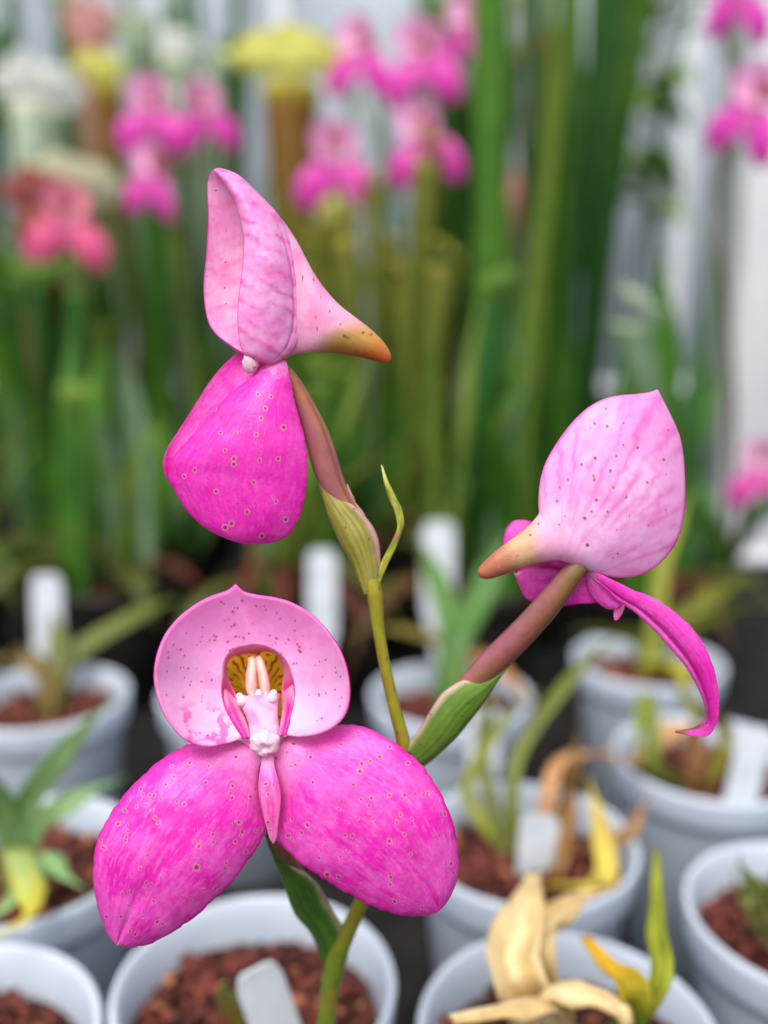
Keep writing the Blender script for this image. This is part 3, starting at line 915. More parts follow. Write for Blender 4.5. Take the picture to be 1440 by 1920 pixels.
# =========================== right-hand flower, seen from behind
k4 = crop(860, 700, 2.667)
G, T, A_ = tube_px(k4((-150, 1800, 150, 15), (-60, 1690, 142, 20), (20, 1605, 132, 23), (95, 1525, 120, 24.5), (170, 1445, 108, 26), (250, 1366, 96, 26), (350, 1264, 82, 25.5), (448, 1152, 68, 25), (528, 1048, 58, 22), (588, 975, 52, 19), (640, 920, 56, 16)), 100, 26)
Cc = mixc(np.broadcast_to(lin(138, 74, 76), G.shape), lin(128, 84, 56), sm(.35, .7, fbm(A_ * .9 + 3, T * 6, 25)))
Cc = mixc(Cc, lin(120, 100, 50), .8 * sm(.72, .95, T))
Cc = mixc(Cc, lin(168, 100, 118), .55 * np.exp(-((A_ - 2.2) / .5) ** 2))
f3 = flower([(G, Cc, True)], M_STEM, 'flower turned away showing hood back, spur and long brown ovary')

tipx = (990, 88)
A1 = k4((992, 86, 70), (950, 100, 60), (880, 108, 50), (800, 115, 44), (730, 131, 40), (660, 166, 38), (590, 226, 38), (530, 297, 40), (480, 370, 44), (440, 442, 48), (416, 515, 50), (406, 590, 50), (404, 650, 48), (407, 695, 44))
A2 = k4((407, 695, 44), (400, 712, 38), (360, 758, 30), (300, 810, 22), (230, 860, 14), (170, 908, 8), (122, 955, 4), (102, 985, 2), (106, 1008, 2))
B1 = k4((992, 86, 70), (1030, 160, 66), (1070, 240, 66), (1100, 312, 68), (1118, 400, 70), (1126, 500, 72), (1128, 600, 72), (1122, 700, 72), (1104, 790, 72), (1070, 868, 70), (1020, 932, 68), (960, 980, 66), (900, 1006, 62), (840, 1017, 60), (780, 1017, 56), (720, 1003, 52), (650, 982, 48), (590, 955, 44), (540, 939, 42))
B2 = k4((540, 939, 42), (490, 930, 38), (420, 938, 30), (340, 960, 22), (270, 985, 14), (200, 1010, 8), (150, 1022, 4), (120, 1019, 2), (106, 1010, 2))
NA = [150, 90]
Ar = joined([A1, A2], NA); Br = joined([B1, B2], NA)
Q, T, W = patch(Ar, Br, None, 150)
hw = np.linalg.norm((Br - Ar)[:, :2], axis=1) / 2
ti = np.linspace(0, 1, len(Ar)); ts = NA[0] / sum(NA)
rat = .36 + .56 * sm(ts - .12, ts + .12, ti)
prof = np.sqrt(np.clip(1 - W * W, 0, 1))
prof2 = (1 - np.abs(W) ** 2.4)
mixp = sm(ts - .15, ts + .1, ti)[:, None]
off = (hw * rat)[:, None] * (prof * mixp + prof2 * (1 - mixp))
from_k = np.ones(9) / 9
off = np.apply_along_axis(lambda v: np.convolve(np.pad(v, 4, mode='edge'), from_k, mode='valid'), 0, off)
mid = Q[..., 2].copy()
Q[..., 2] = mid - off
wob(Q, 1.6, 30, 22)
x, y = Q[..., 0], Q[..., 1]
Cc = mixc(arr(lin(252, 208, 244), Q), lin(250, 158, 228), .45 * sm(.35, .65, fbm(x / 70., y / 70., 61)) + .45 * sm(900, 740, y))
# veins fan out from the spur towards the margin
ox, oy = 860 + 470 / 2.667, 700 + 1080 / 2.667
an = np.arctan2(y - oy, x - ox); rad = np.hypot(x - ox, y - oy)
vv = np.abs(np.sin(an * 27 + 2.2 * fbm(x / 40., y / 40., 63) + 1.3 * fbm(x / 11., y / 11., 68))) ** 5
Cc = mixc(Cc, lin(240, 112, 206), .62 * vv * sm(.30, .6, fbm(an * 9, rad / 40., 64)) * sm(90, 200, rad))
Cc = mixc(Cc, lin(240, 110, 198), .35 * sm(.55, .75, fbm(an * 14, rad / 60., 69)))
Cc = mixc(Cc, lin(244, 140, 206), .2 * sm(.5, .7, fbm(x / 12., y / 12., 65, 3)))
edge = np.maximum(sm(.94, 1, np.abs(W)), 0) * (1 - mixp)
Cc = mixc(Cc, lin(240, 70, 190), .7 * edge)
along = (1040 - x) / 110. + .2 * sm(1020, 1090, y) - .7 * sm(980, 900, y)
Cc = mixc(Cc, lin(250, 196, 218), .6 * sm(-.6, .1, along)); Cc = mixc(Cc, lin(224, 190, 140), sm(.15, .5, along) * .9)
Cc = mixc(Cc, lin(196, 112, 82), sm(.6, 1.1, along + .35 * (fbm(x / 30., y / 22., 66) - .5)) * .9)
ex = [(642, 857, 5), (629, 724, 4.2), (682, 425, 5), (688, 633, 4.4), (664, 691, 3.4), (893, 372, 4), (757, 488, 3.8), (548, 532, 3.6), (493, 640, 3.6), (742, 266, 4), (681, 253, 3.6), (615, 457, 3.6), (674, 514, 3.6), (677, 533, 3.6), (835, 620, 3.2), (786, 415, 3.2), (772, 572, 3.2), (508, 573, 2.6), (358, 811, 3.4), (400, 757, 2.8), (822, 250, 2.8), (736, 182, 2.8), (500, 757, 2.2), (292, 912, 1.8), (250, 930, 1.8), (205, 966, 1.8), (1022, 432, 4)]
Cc = spots(Q, Cc, 14, 67, (1.6, 2.8), C_SPOT, lin(250, 190, 210), region=(1 - mixp) * (np.abs(W) < .8), extra=[(860 + a / 2.667, 700 + b / 2.667, r) for a, b, r in ex], hs=1.5)
h_g = [(near(Q), Cc, False)]
i0 = int(len(Ar) * (ts - .02))
Qb = Q[i0:].copy(); Qb[..., 2] = mid[i0:] + off[i0:]
h_g.append((near(Qb), Cc[i0:], False))
part('hood', h_g, M_HOOD, f3, .0004, 'back of the pale pink hood with rusty tipped spur')
# narrow curled sepal
A = k4((640, 975, 62), (720, 1008, 44), (800, 1048, 36), (870, 1084, 30), (950, 1114, 24), (1030, 1160, 16), (1110, 1221, 10), (1180, 1292, 4), (1230, 1370, 2), (1265, 1450, 2), (1286, 1530, 6), (1298, 1620, 12), (1298, 1715, 20), (1277, 1778, 30), (1240, 1813, 42), (1190, 1815, 58), (1140, 1806, 70), (1084, 1792, 82))
B = k4((655, 1000, 62), (720, 1062, 50), (790, 1128, 46), (860, 1174, 42), (930, 1232, 38), (1000, 1302, 34), (1070, 1382, 30), (1130, 1452, 28), (1180, 1532, 30), (1220, 1612, 34), (1240, 1680, 42), (1243, 1715, 52), (1225, 1742, 62), (1195, 1766, 70), (1160, 1780, 76), (1125, 1787, 80), (1084, 1791, 82))
Q, T, W = patch(A, B, 200, 50, lambda T, W: np.sin(math.pi * T) * (-9 * (1 - W * W) + 12 * np.exp(-((W - .55) / .16) ** 2)))
rough_edge(Q, 1.6, 35)
Cc = sepal_col(Q, T, W, 310, .08, 6, deep=.6, pale=.35)
Cc = mixc(Cc, C_PINK, .6 * sm(.6, .8, W) * sm(.1, .3, T))
Cc = mixc(Cc, lin(150, 88, 66), np.maximum(sm(.84, .90, T) * sm(.1, .6, W), sm(.93, .97, T)))
part('lateral_sepal', [(near(Q), Cc, False)], M_PETAL, f3, .0005, 'thin arching pink sepal seen edge-on with curled brown tip')
# far broad sepal behind the spur and ovary
A = k4((640, 960, 84), (560, 900, 92), (470, 820, 98), (370, 748, 102), (312, 734, 104), (268, 744, 106), (238, 784, 108), (229, 850, 110), (246, 915, 112), (284, 988, 112))
B = k4((655, 1000, 82), (700, 1090, 88), (692, 1142, 94), (600, 1151, 98), (520, 1161, 102), (440, 1160, 104), (352, 1132, 108), (322, 1090, 110), (305, 1045, 112), (284, 990, 112))
Q, T, W = patch(A, B, 120, 90, lambda T, W: -14 * (1 - W * W) * np.sin(math.pi * T) + 10 * np.exp(-((W - .05) / .08) ** 2))
Cc = sepal_col(Q, T, W, 330, .05, 6, deep=.35, pale=.5)
Cc = mixc(Cc, lin(150, 70, 70), .75 * np.exp(-((W - .1 - .2 * (T - .5)) / .05) ** 2) * sm(.3, .4, T) * sm(.8, .6, T))
part('lateral_sepal', [(near(Q), Cc, False)], M_PETAL, f3, .00045)
A = k4((640, 1000, 76), (648, 1060, 78), (670, 1110, 78), (705, 1150, 76), (740, 1172, 72), (782, 1177, 68)); B = k4((660, 990, 70), (720, 1040, 66), (770, 1090, 62), (800, 1130, 60), (815, 1160, 60), (784, 1178, 68))
Q, T, W = patch(A, B, 60, 36, lambda T, W: -8 * (1 - W * W))
part('petal', [(near(Q), sepal_col(Q, T, W, 350, .3, 2), False)], M_PETAL, f3, .0004)
A = k4((800, 1110, 74), (782, 1150, 72), (775, 1190, 70), (776, 1225, 70), (784, 1237, 70)); B = k4((830, 1120, 74), (830, 1165, 72), (820, 1200, 70), (800, 1228, 70), (787, 1237, 70))
Q, T, W = loft(A, B, 40, 20, .35)
part('lip', [(near(Q), mixc(arr(lin(250, 160, 214), Q), lin(244, 110, 196), T), True)], M_PETAL, f3)
bract(k9((672, 1735, 146), (690, 1712, 144), (738, 1652, 138), (782, 1578, 132), (830, 1502, 128), (880, 1460, 122), (935, 1432, 116), (1000, 1425, 108), (1090, 1394, 98), (1152, 1338, 92)),
      k9((752, 1815, 150), (800, 1778, 144), (852, 1730, 138), (905, 1678, 132), (952, 1620, 128), (990, 1572, 122), (1022, 1528, 116), (1055, 1478, 108), (1100, 1410, 98), (1154, 1342, 92)),
      110, 50, .8, bract_col(lin(104, 138, 48), lin(84, 116, 40), lin(214, 178, 168), -1, 35), f3, None)

# ------------------------------------------------------------------ leaves, tags and small plants in the white pots
def strap(pts, width, n=34, fold=.25, tipf=.0, seed=0, c1=lin(110, 150, 60), c2=lin(90, 130, 50), ctip=None, side=None, m=7):
    """strap leaf along world points; returns grid + colours"""
    c = curve([tuple(p) for p in pts], n)
    Tn = np.gradient(c, axis=0); Tn /= np.linalg.norm(Tn, axis=1)[:, None] + 1e-9
    s0 = np.array(side if side is not None else (1.0, 0.15, 0.0))
    b = s0 - Tn * (Tn @ s0)[:, None]; b /= np.linalg.norm(b, axis=1)[:, None] + 1e-9
    nn = np.cross(b, Tn)
    t = np.linspace(0, 1, n)
    wd = width / 2 * np.clip(.55 + .6 * np.sin(math.pi * np.clip(t * .9 + .08, 0, 1)), 0, 1) * (1 - sm(.7, 1.0, t) * (1 - tipf))
    w = np.linspace(-1, 1, m)
    P = c[:, None] + b[:, None] * (wd[:, None] * w[None])[..., None] + nn[:, None] * (fold * wd[:, None] * (w[None] ** 2))[..., None]
    T_ = np.repeat(t[:, None], m, 1); W_ = np.repeat(w[None], n, 0)
    C = mixc(arr(c1, P), c2, sm(.3, .7, fbm(T_ * 5 + seed, W_ * 3 + 8, seed)))
    if ctip is not None:
        C = mixc(C, ctip, sm(.55, .95, T_))
    return P, C


M_LEAF = tissue('leaf', 0.45, 0.3, (500, 0.2, 0.0004), 0.4, 0.12, 120)
M_DRY = tissue('dry_leaf', 0.7, 0.25, (400, 0.5, 0.001), 0.2, 0.2, 160)


def px3(*pts):
    return [at(np.array(float(a)), np.array(float(b)), np.array(float(c_))) for a, b, c_ in pts]


def leafy(name, label, cat, soil_xy, leaves, mat=None, group=None, z0=.068, fold=.25, tipf=.05):
    """leaves: (pixel path with depths, width, c1, c2, ctip); every leaf starts in the compost of its pot"""
    b = np.array((soil_xy[0], soil_xy[1], z0))
    t = thing(name, label, cat, b, group)
    for i, (pp, w, c1, c2, ct) in enumerate(leaves):
        P, C = strap([b + np.array((.004 * math.cos(2.1 * i), .004 * math.sin(2.1 * i), 0))] + px3(*pp), w, 40, fold, tipf, i + 3, c1, c2, ct)
        part('leaf', [(P, C, False)], mat or M_LEAF, t, .0006)
    return t


LG, LG2 = lin(164, 196, 136), lin(124, 168, 98)
ST, ST2 = lin(246, 226, 176), lin(222, 190, 128)
YG, YG2 = lin(164, 168, 50), lin(120, 134, 40)
OL, OL2 = lin(120, 124, 50), lin(88, 98, 36)
pe, pk, ph_, pi_, pj, pc_, pa, pd, pg = (POTS[k_] for k_ in ('e', 'k', 'h', 'i', 'j', 'c', 'a', 'd', 'g'))
leafy('strap_leaf_plant', 'rosette of pale green strap leaves in the white pot beside the spotted left sepal', 'plant', pe,
      [([(40, 1540, .30), (110, 1420, .29), (210, 1310, .285)], .008, LG, LG2, None),
       ([(20, 1560, .30), (-10, 1470, .28), (-40, 1420, .27)], .009, LG, LG2, None),
       ([(60, 1560, .30), (140, 1500, .30), (240, 1455, .31)], .007, LG, LG2, None),
       ([(60, 1640, .29), (20, 1690, .275), (-40, 1740, .27)], .007, LG, LG2, None),
       ([(80, 1600, .30), (120, 1640, .285), (160, 1668, .28)], .007, LG, LG2, None),
       ([(30, 1590, .30), (60, 1700, .265), (-10, 1760, .255)], .009, LG, lin(200, 190, 60), lin(214, 200, 60))])
leafy('dead_leaf_plant', 'straw-coloured curling dead leaves with one green blade in the lower white pot', 'plant', ph_,
      [([(985, 1860, .212), (955, 1800, .212), (985, 1720, .222), (1002, 1640, .24)], .0115, ST, ST2, None),
       ([(1010, 1885, .21), (940, 1885, .20), (845, 1905, .195)], .0105, ST, ST2, None),
       ([(1030, 1865, .212), (1110, 1855, .205), (1165, 1890, .20), (1180, 1930, .20)], .010, ST, ST2, None),
       ([(1000, 1800, .22), (1040, 1745, .232), (1090, 1690, .25), (1150, 1670, .26)], .009, ST, ST2, None),
       ([(1180, 1880, .205), (1140, 1820, .21), (1095, 1760, .22)], .008, lin(96, 150, 40), lin(70, 124, 30), lin(214, 170, 40)),
       ([(1222, 1860, .208), (1229, 1740, .222), (1230, 1595, .24)], .0048, YG, YG2, None)], M_DRY, None, .068, .7, .5)
leafy('yellowing_plant', 'upright yellowing leaves with brown stalks behind the rounded white tag', 'plant', pk,
      [([(1060, 1500, .34), (1075, 1440, .34), (1085, 1360, .345)], .005, lin(150, 110, 50), lin(110, 84, 40), None),
       ([(1085, 1655, .305), (1135, 1650, .305), (1128, 1560, .317), (1100, 1450, .33)], .0075, lin(226, 206, 90), lin(190, 160, 60), None),
       ([(1040, 1640, .31), (1062, 1560, .32), (1078, 1460, .335)], .005, lin(160, 116, 56), lin(120, 84, 44), None),
       ([(1030, 1480, .33), (1060, 1425, .345), (1150, 1415, .35), (1175, 1440, .35)], .0055, lin(226, 178, 124), lin(190, 138, 90), None),
       ([(1080, 1600, .32), (1180, 1560, .32), (1215, 1480, .33)], .005, lin(150, 130, 60), lin(180, 120, 90), None),
       ([(920, 1500, .335), (905, 1400, .345), (930, 1250, .35)], .0055, OL, OL2, None),
       ([(880, 1500, .335), (900, 1420, .34), (960, 1330, .35), (1010, 1290, .35)], .0045, YG, OL2, None),
       ([(960, 1480, .33), (990, 1380, .34), (1100, 1240, .35), (1180, 1180, .355)], .005, OL, YG2, None)])
leafy('green_shoot', 'thin green shoot with pale tip standing in the pot behind the leaning tag', 'plant', pi_,
      [([(1230, 1440, .36), (1225, 1380, .36), (1210, 1300, .365), (1190, 1440, .33)], .006, lin(110, 140, 50), lin(150, 150, 60), None),
       ([(1290, 1360, .37), (1200, 1420, .36), (1140, 1430, .35)], .008, lin(214, 170, 120), lin(190, 140, 90), None),
       ([(1360, 1370, .38), (1300, 1330, .37), (1260, 1250, .37)], .006, lin(170, 160, 60), lin(130, 130, 50), None)])
leafy('small_seedling', 'low tuft of small green seedlings in the pot next to the dead leaves', 'seedling', pj,
      [([(1400 + 14 * i, 1640 + 22 * ((i * 7) % 5), .262), (1390 + 16 * i, 1600 + 24 * ((i * 5) % 6), .258)], .006, lin(160, 172, 84), lin(120, 140, 64), None) for i in range(7)] +
      [([(1385 + 11 * i, 1665 + 9 * ((i * 11) % 8), .258), (1380 + 12 * i + 9 * (i % 3), 1630 + 11 * ((i * 7) % 9), .254)], .0045, lin(170, 168, 90), lin(130, 130, 70), None) for i in range(12)])
leafy('arching_leaf_plant', 'olive strap leaves arching low over the rims behind the bare stem', 'plant', pc_,
      [([(860, 1240, .45), (800, 1195, .46), (700, 1180, .47), (640, 1200, .47)], .009, lin(160, 130, 60), OL2, None),
       ([(850, 1220, .45), (900, 1120, .47), (960, 980, .49)], .014, lin(90, 134, 60), lin(70, 112, 46), None),
       ([(850, 1230, .45), (830, 1120, .47), (780, 1000, .50)], .012, lin(100, 140, 60), lin(80, 116, 50), None),
       ([(870, 1240, .45), (930, 1240, .45), (1000, 1330, .42)], .006, lin(200, 150, 96), lin(170, 120, 70), None)])
leafy('arching_leaf_plant', 'olive strap leaves arching low over the compost beside the square white tag', 'plant', pa,
      [([(110, 1250, .45), (110, 1200, .46), (95, 1140, .47)], .010, OL, OL2, None),
       ([(130, 1240, .46), (250, 1160, .48), (350, 1115, .50)], .010, OL, lin(84, 110, 44), None),
       ([(90, 1270, .44), (20, 1230, .44), (-40, 1260, .43)], .010, lin(150, 110, 60), OL2, None)])
leafy('arching_leaf_plant', 'yellow-green strap leaves spreading sideways under the arching thin sepal', 'plant', pd,
      [([(1230, 1210, .49), (1330, 1120, .50), (1440, 1070, .50)], .010, YG, OL2, None),
       ([(1225, 1215, .49), (1330, 1155, .49), (1460, 1130, .49)], .010, OL, YG2, None),
       ([(1225, 1200, .49), (1245, 1050, .52), (1300, 900, .55)], .009, YG, OL, None),
       ([(1240, 1240, .47), (1275, 1250, .45), (1290, 1300, .43)], .010, lin(200, 180, 50), YG, None),
       ([(1200, 1200, .49), (1110, 1180, .48), (1060, 1190, .48)], .009, OL, OL2, None)])
leafy('green_shoot', 'small green shoots in the bark of the pot below the open flower', 'plant', (pg[0] + .004, pg[1] - .006),
      [([(490, 1860, .235), (500, 1830, .232)], .006, LG2, lin(120, 140, 60), None), ([(420, 1860, .235), (425, 1840, .23)], .006, lin(170, 140, 60), LG2, None)])

tag_at(78, 1082, .50, .0165, 'short white plant tag behind the pot with the brown arching leaf')
tag_at(602, 1036, .52, .0165, 'white plant tag close behind the tip of the open hood')
tag_at(824, 982, .55, .0195, 'broad white plant tag between the stem and the rusty spur tip')
tag_at(1008, 1538, .315, .0135, 'rounded white plant tag among straw-coloured leaves', .05)
tag_at(572, 1808, .222, .0115, 'white plant tag right behind the lower stem of the orchid', -.25, .4)
tag_at(1392, 1368, .345, .0125, 'broad white tag leaning on a pot rim under the curled sepal', .18)
tag_at(905, 1335, .385, .0140, 'greyish white plant tag just under the green bract of the side-turned flower', .06)

# ------------------------------------------------------------------ pitcher plants behind
def pitcher_mesh(H, R, bend, seed, c_low, c_top, vein, lip):
    t = np.concatenate([np.linspace(0, 1, 40), np.linspace(1, .8, 6)[1:]])
    inner = np.arange(len(t)) >= 40
    r = R * (.16 + .84 * sm(0, 1.08, t) ** .85)
    r = np.where(t > .965, r * (1 + .12 * (t - .965) / .035), r)
    r = np.where(inner, r * .90, r)
    path = np.stack([bend * t ** 2 * H, 0 * t, H * t], -1)
    k = 20
    a = np.linspace(0, 2 * math.pi, k, endpoint=False)
    P = path[:, None] + np.stack([r[:, None] * np.cos(a), r[:, None] * np.sin(a) * .9, 0 * r[:, None] * a], -1)
    P[..., 2] += (.25 * R * -np.cos(a))[None] * sm(.9, 1, t)[:, None] * -1.0
    T = np.repeat(t[:, None], k, 1); A_ = np.repeat(a[None], len(t), 0)
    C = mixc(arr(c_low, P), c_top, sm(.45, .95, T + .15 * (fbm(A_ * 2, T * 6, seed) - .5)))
    C = mixc(C, vein, .6 * (np.abs(np.sin(A_ * 6 + 1.5 * fbm(A_, T * 4, seed + 2))) ** 8) * sm(.5, .9, T))
    C = mixc(C, lip, sm(.965, .985, T) * (~inner)[:, None])
    v, q = grid_geo(P, True)
    return raw_mesh('pitcher', v, q, C.reshape(-1, 3))


def lid_mesh(H, R, bend, seed, col, vein, size=1.0, up=.5, neck=0.0):
    """lid on a short neck rising from the back of the mouth and arching over it"""
    n, m = 26, 21
    t = np.linspace(0, 1, n)[:, None]; w = np.linspace(-1, 1, m)[None]
    tn = np.clip((t - neck) / (1 - neck), 0, 1)
    wd = R * size * (.35 + 1.5 * np.sin(math.pi * tn ** .8) ** .8) * (1 - .35 * sm(.85, 1, t))
    # centre line: starts at the back rim, rises, then bends forward over the mouth
    s = t * R * 3.4 * size
    ang = up + 1.3 * (1 - sm(.0, .55, t))
    dx = np.cumsum(np.cos(ang), 0) / n * R * 3.2 * size; dz = np.cumsum(np.sin(ang), 0) / n * R * 3.2 * size
    ruff = .22 * R * size * np.sin(w * 3.1 + t * 17 + seed) * np.abs(w) ** 2
    X = -R * .95 + dx + 0 * w
    Y = wd * w
    Z = dz + .25 * R * 0 - .30 * R * size * (w ** 2) * sm(.1, .5, t) + ruff
    P = np.stack([X + bend * H, Y, Z + H - .18 * R], -1)
    T = np.repeat(t, m, 1); W_ = np.repeat(w, n, 0)
    C = mixc(arr(col, P), vein, .55 * np.abs(np.sin(W_ * 9 + 2 * fbm(T * 4, W_ * 3 + 4, seed))) ** 6 * sm(.05, .3, T) * .8)
    v, q = grid_geo(P, False)
    return raw_mesh('lid', v, q, C.reshape(-1, 3))


G1, G2, G3 = lin(60, 112, 34), lin(86, 142, 44), lin(44, 90, 40)
KINDS = {  # each kind's own tones; tube tops lightened further to paint in brighter light
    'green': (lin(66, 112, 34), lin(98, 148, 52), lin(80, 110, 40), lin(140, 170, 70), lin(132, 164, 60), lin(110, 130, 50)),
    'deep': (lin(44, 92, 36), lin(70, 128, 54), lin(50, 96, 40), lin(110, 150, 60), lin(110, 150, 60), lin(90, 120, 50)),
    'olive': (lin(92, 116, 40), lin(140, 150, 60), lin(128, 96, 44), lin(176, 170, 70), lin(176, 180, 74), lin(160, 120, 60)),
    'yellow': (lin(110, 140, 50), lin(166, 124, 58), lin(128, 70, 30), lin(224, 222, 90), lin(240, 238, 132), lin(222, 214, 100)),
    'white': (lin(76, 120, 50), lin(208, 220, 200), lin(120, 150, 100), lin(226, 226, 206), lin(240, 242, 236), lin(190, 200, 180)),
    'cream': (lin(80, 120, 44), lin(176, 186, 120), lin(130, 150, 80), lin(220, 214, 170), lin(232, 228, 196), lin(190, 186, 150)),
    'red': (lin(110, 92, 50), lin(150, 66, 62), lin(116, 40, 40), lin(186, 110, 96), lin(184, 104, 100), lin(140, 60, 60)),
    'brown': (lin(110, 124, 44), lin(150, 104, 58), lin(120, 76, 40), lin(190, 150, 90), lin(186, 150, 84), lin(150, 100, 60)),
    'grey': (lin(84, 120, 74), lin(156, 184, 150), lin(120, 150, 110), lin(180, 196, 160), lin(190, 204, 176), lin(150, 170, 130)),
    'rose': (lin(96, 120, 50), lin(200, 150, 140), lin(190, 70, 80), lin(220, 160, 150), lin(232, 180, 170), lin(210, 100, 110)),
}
PROTO = {}


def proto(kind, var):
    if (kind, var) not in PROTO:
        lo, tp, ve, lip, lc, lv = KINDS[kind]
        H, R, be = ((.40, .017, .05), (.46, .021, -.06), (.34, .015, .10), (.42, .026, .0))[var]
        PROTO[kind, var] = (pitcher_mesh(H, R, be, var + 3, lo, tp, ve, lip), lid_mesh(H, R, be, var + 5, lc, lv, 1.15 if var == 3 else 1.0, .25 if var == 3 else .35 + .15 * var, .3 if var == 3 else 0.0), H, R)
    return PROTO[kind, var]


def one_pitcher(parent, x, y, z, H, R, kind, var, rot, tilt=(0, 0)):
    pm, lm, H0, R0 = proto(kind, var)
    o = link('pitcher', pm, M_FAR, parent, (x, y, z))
    o.scale = (R / R0, R / R0, H / H0)
    o.rotation_euler = (tilt[0], tilt[1], rot)
    l = bpy.data.objects.new('lid', lm); COL.objects.link(l)
    if not lm.materials: lm.materials.append(M_FAR)
    l.parent = o
    # the lid keeps its own proportions although the tube is stretched
    sz = (H / H0)
    l.scale = (1, 1, (R / R0) / sz)
    l.location = (0, 0, H0 - H0 * (R / R0) / sz)
    return o


def blade_mesh(L, w, bend, seed, c1, c2):
    P, C = strap([(0, 0, 0), (bend * .15 * L, 0, L * .35), (bend * .45 * L, 0, L * .7), (bend * L, 0, L)], w, 30, .3, .03, seed, c1, c2, None, side=(0, 1, 0))
    v, q = grid_geo(P)
    return raw_mesh('blade', v, q, C.reshape(-1, 3))


blades = [blade_mesh(.5, .018, .10, 1, G1, G2), blade_mesh(.45, .012, -.14, 2, G3, G1), blade_mesh(.40, .010, .2, 3, lin(110, 140, 50), G2), blade_mesh(.36, .008, .3, 4, lin(150, 130, 60), lin(110, 110, 46)), blade_mesh(.5, .022, .05, 5, G2, lin(104, 156, 60)), blade_mesh(.48, .012, -.06, 6, lin(120, 150, 110), lin(150, 176, 140)), blade_mesh(.46, .009, .12, 7, lin(150, 170, 70), lin(110, 150, 60))]


def litter_mesh(L, w, seed, c1, c2):
    P, C = strap([(0, 0, 0), (.3 * L, 0, L * .4), (.75 * L, 0, L * .45), (1.1 * L, 0, L * .15)], w, 20, .5, .1, seed, c1, c2, None, side=(0, 1, 0), m=5)
    v, q = grid_geo(P)
    return raw_mesh('dead_leaf', v, q, C.reshape(-1, 3))


litter = [litter_mesh(.09, .012, 1, lin(110, 80, 46), lin(70, 50, 32)), litter_mesh(.08, .014, 2, lin(104, 110, 46), lin(80, 84, 36)), litter_mesh(.07, .012, 3, lin(120, 60, 44), lin(84, 50, 36)), litter_mesh(.10, .011, 4, lin(96, 120, 50), lin(70, 90, 36)), litter_mesh(.06, .015, 5, lin(90, 52, 36), lin(64, 40, 28))]


def clump(x, y, label, kind, n, hr, rr, seed, nb=5, spread=.032, lean=0.0, group='pitcher plants behind the orchid', extra=(), low=0):
    r = random.Random(seed)
    t = thing('pitcher_plant', label, 'pitcher plant', (x, y, .07), group)
    for (ex_, ey_, eh, er, ek, rot) in extra:
        one_pitcher(t, ex_, ey_, .07, eh, er, ek, 3 if ek == 'yellow' else seed % 2, rot)
    for i in range(n):
        a = r.random() * 6.28; q = spread * math.sqrt(r.random())
        k = kind if isinstance(kind, str) else r.choice(kind)
        one_pitcher(t, x + q * math.cos(a), y + q * math.sin(a), .07, r.uniform(*hr), r.uniform(*rr), k, r.randrange(3), r.random() * 6.28,
                    (r.uniform(-.06, .06), r.uniform(-.05, .05) + lean))
    for i in range(nb):
        a = r.random() * 6.28; q = spread * math.sqrt(r.random())
        b = link('blade', blades[r.randrange(len(blades))], M_FAR, t, (x + q * math.cos(a), y + q * math.sin(a), .07))
        b.rotation_euler = (r.uniform(-.12, .12), r.uniform(-.1, .1) + lean, r.random() * 6.28)
        s = r.uniform(.6, 1.0) * hr[1] / .45; b.scale = (r.uniform(.8, 1.4), 1.0, s)
    for i in range(low):
        a = r.random() * 6.28
        b = link('dead_leaf', litter[r.randrange(len(litter))], M_FAR, t, (x + .01 * math.cos(a), y + .01 * math.sin(a), .072))
        b.rotation_euler = (0, r.uniform(-.1, .35), a)
        s = r.uniform(.7, 1.2); b.scale = (s, 1, s)
    return t


def mouth(px, py, depth):
    p = at(np.array(float(px)), np.array(float(py)), np.array(depth))
    return float(p[0]), float(p[1]), float(p[2])


# pitchers that stand out in the photograph: tube top at a given place
def feature(px, py, depth, R, kind, label, rot, n=4, nkind='green', nb=4, seed=0, hr=None, xoff=0.0):
    x, y, z = mouth(px, py, depth)
    hh = z - .07
    pot(x + xoff, y + .01, 'black pot of the ' + label, False, 'black pots at the back')
    clump(x + xoff, y + .01, label, nkind, n, hr or (.55 * hh, .85 * hh), (.009, .014), seed, nb, extra=[(x, y, hh, R, kind, rot)])
    return (x + xoff, y + .01)


taken = []
FE = [(545, 172, .74, .024, 'yellow', 'tall pitcher plant with a broad yellow lid and brown tube', 1.57 + 3.14, 3, 'green'),
      (590, 425, .88, .021, 'yellow', 'pitcher plant with a yellow-green lid beneath the pink flowers', 1.57 + 2.6, 4, 'green'),
      (200, 160, 1.0, .018, 'yellow', 'pitcher plant with a small yellow lid behind the pink flower trio', 4.4, 4, 'olive'),
      (40, 190, .80, .023, 'white', 'pitcher plant with a big white lid above the dark red tube', 4.7, 3, 'green'),
      (135, 395, .86, .027, 'cream', 'pitcher plant with a creamy white lid behind the salmon pink flower', 4.9, 3, 'green'),
      (52, 400, .70, .019, 'red', 'pitcher plant with a dark red tube and lid', 4.7, 3, 'deep'),
      (355, 120, 1.12, .020, 'white', 'pitcher plant with a small white lid behind the pink flower trio', 4.2, 5, 'green'),
      (150, 55, 1.2, .024, 'rose', 'pitcher plant with a faded rose lid far at the back', 4.6, 5, 'deep'),
      (1010, 110, .95, .012, 'red', 'slender pitcher plant with a small red lid amid green blades', 4.4, 4, 'green'),
      (958, 360, .92, .012, 'rose', 'slender pitcher plant with a dull rose lid behind the green blades', 4.6, 4, 'green')]
for i, (a, b, c_, R, kd, lab, rot, n_, nk) in enumerate(FE):
    taken.append(feature(a, b, c_, R, kd, lab, rot, n_, nk, 5, 100 + i))

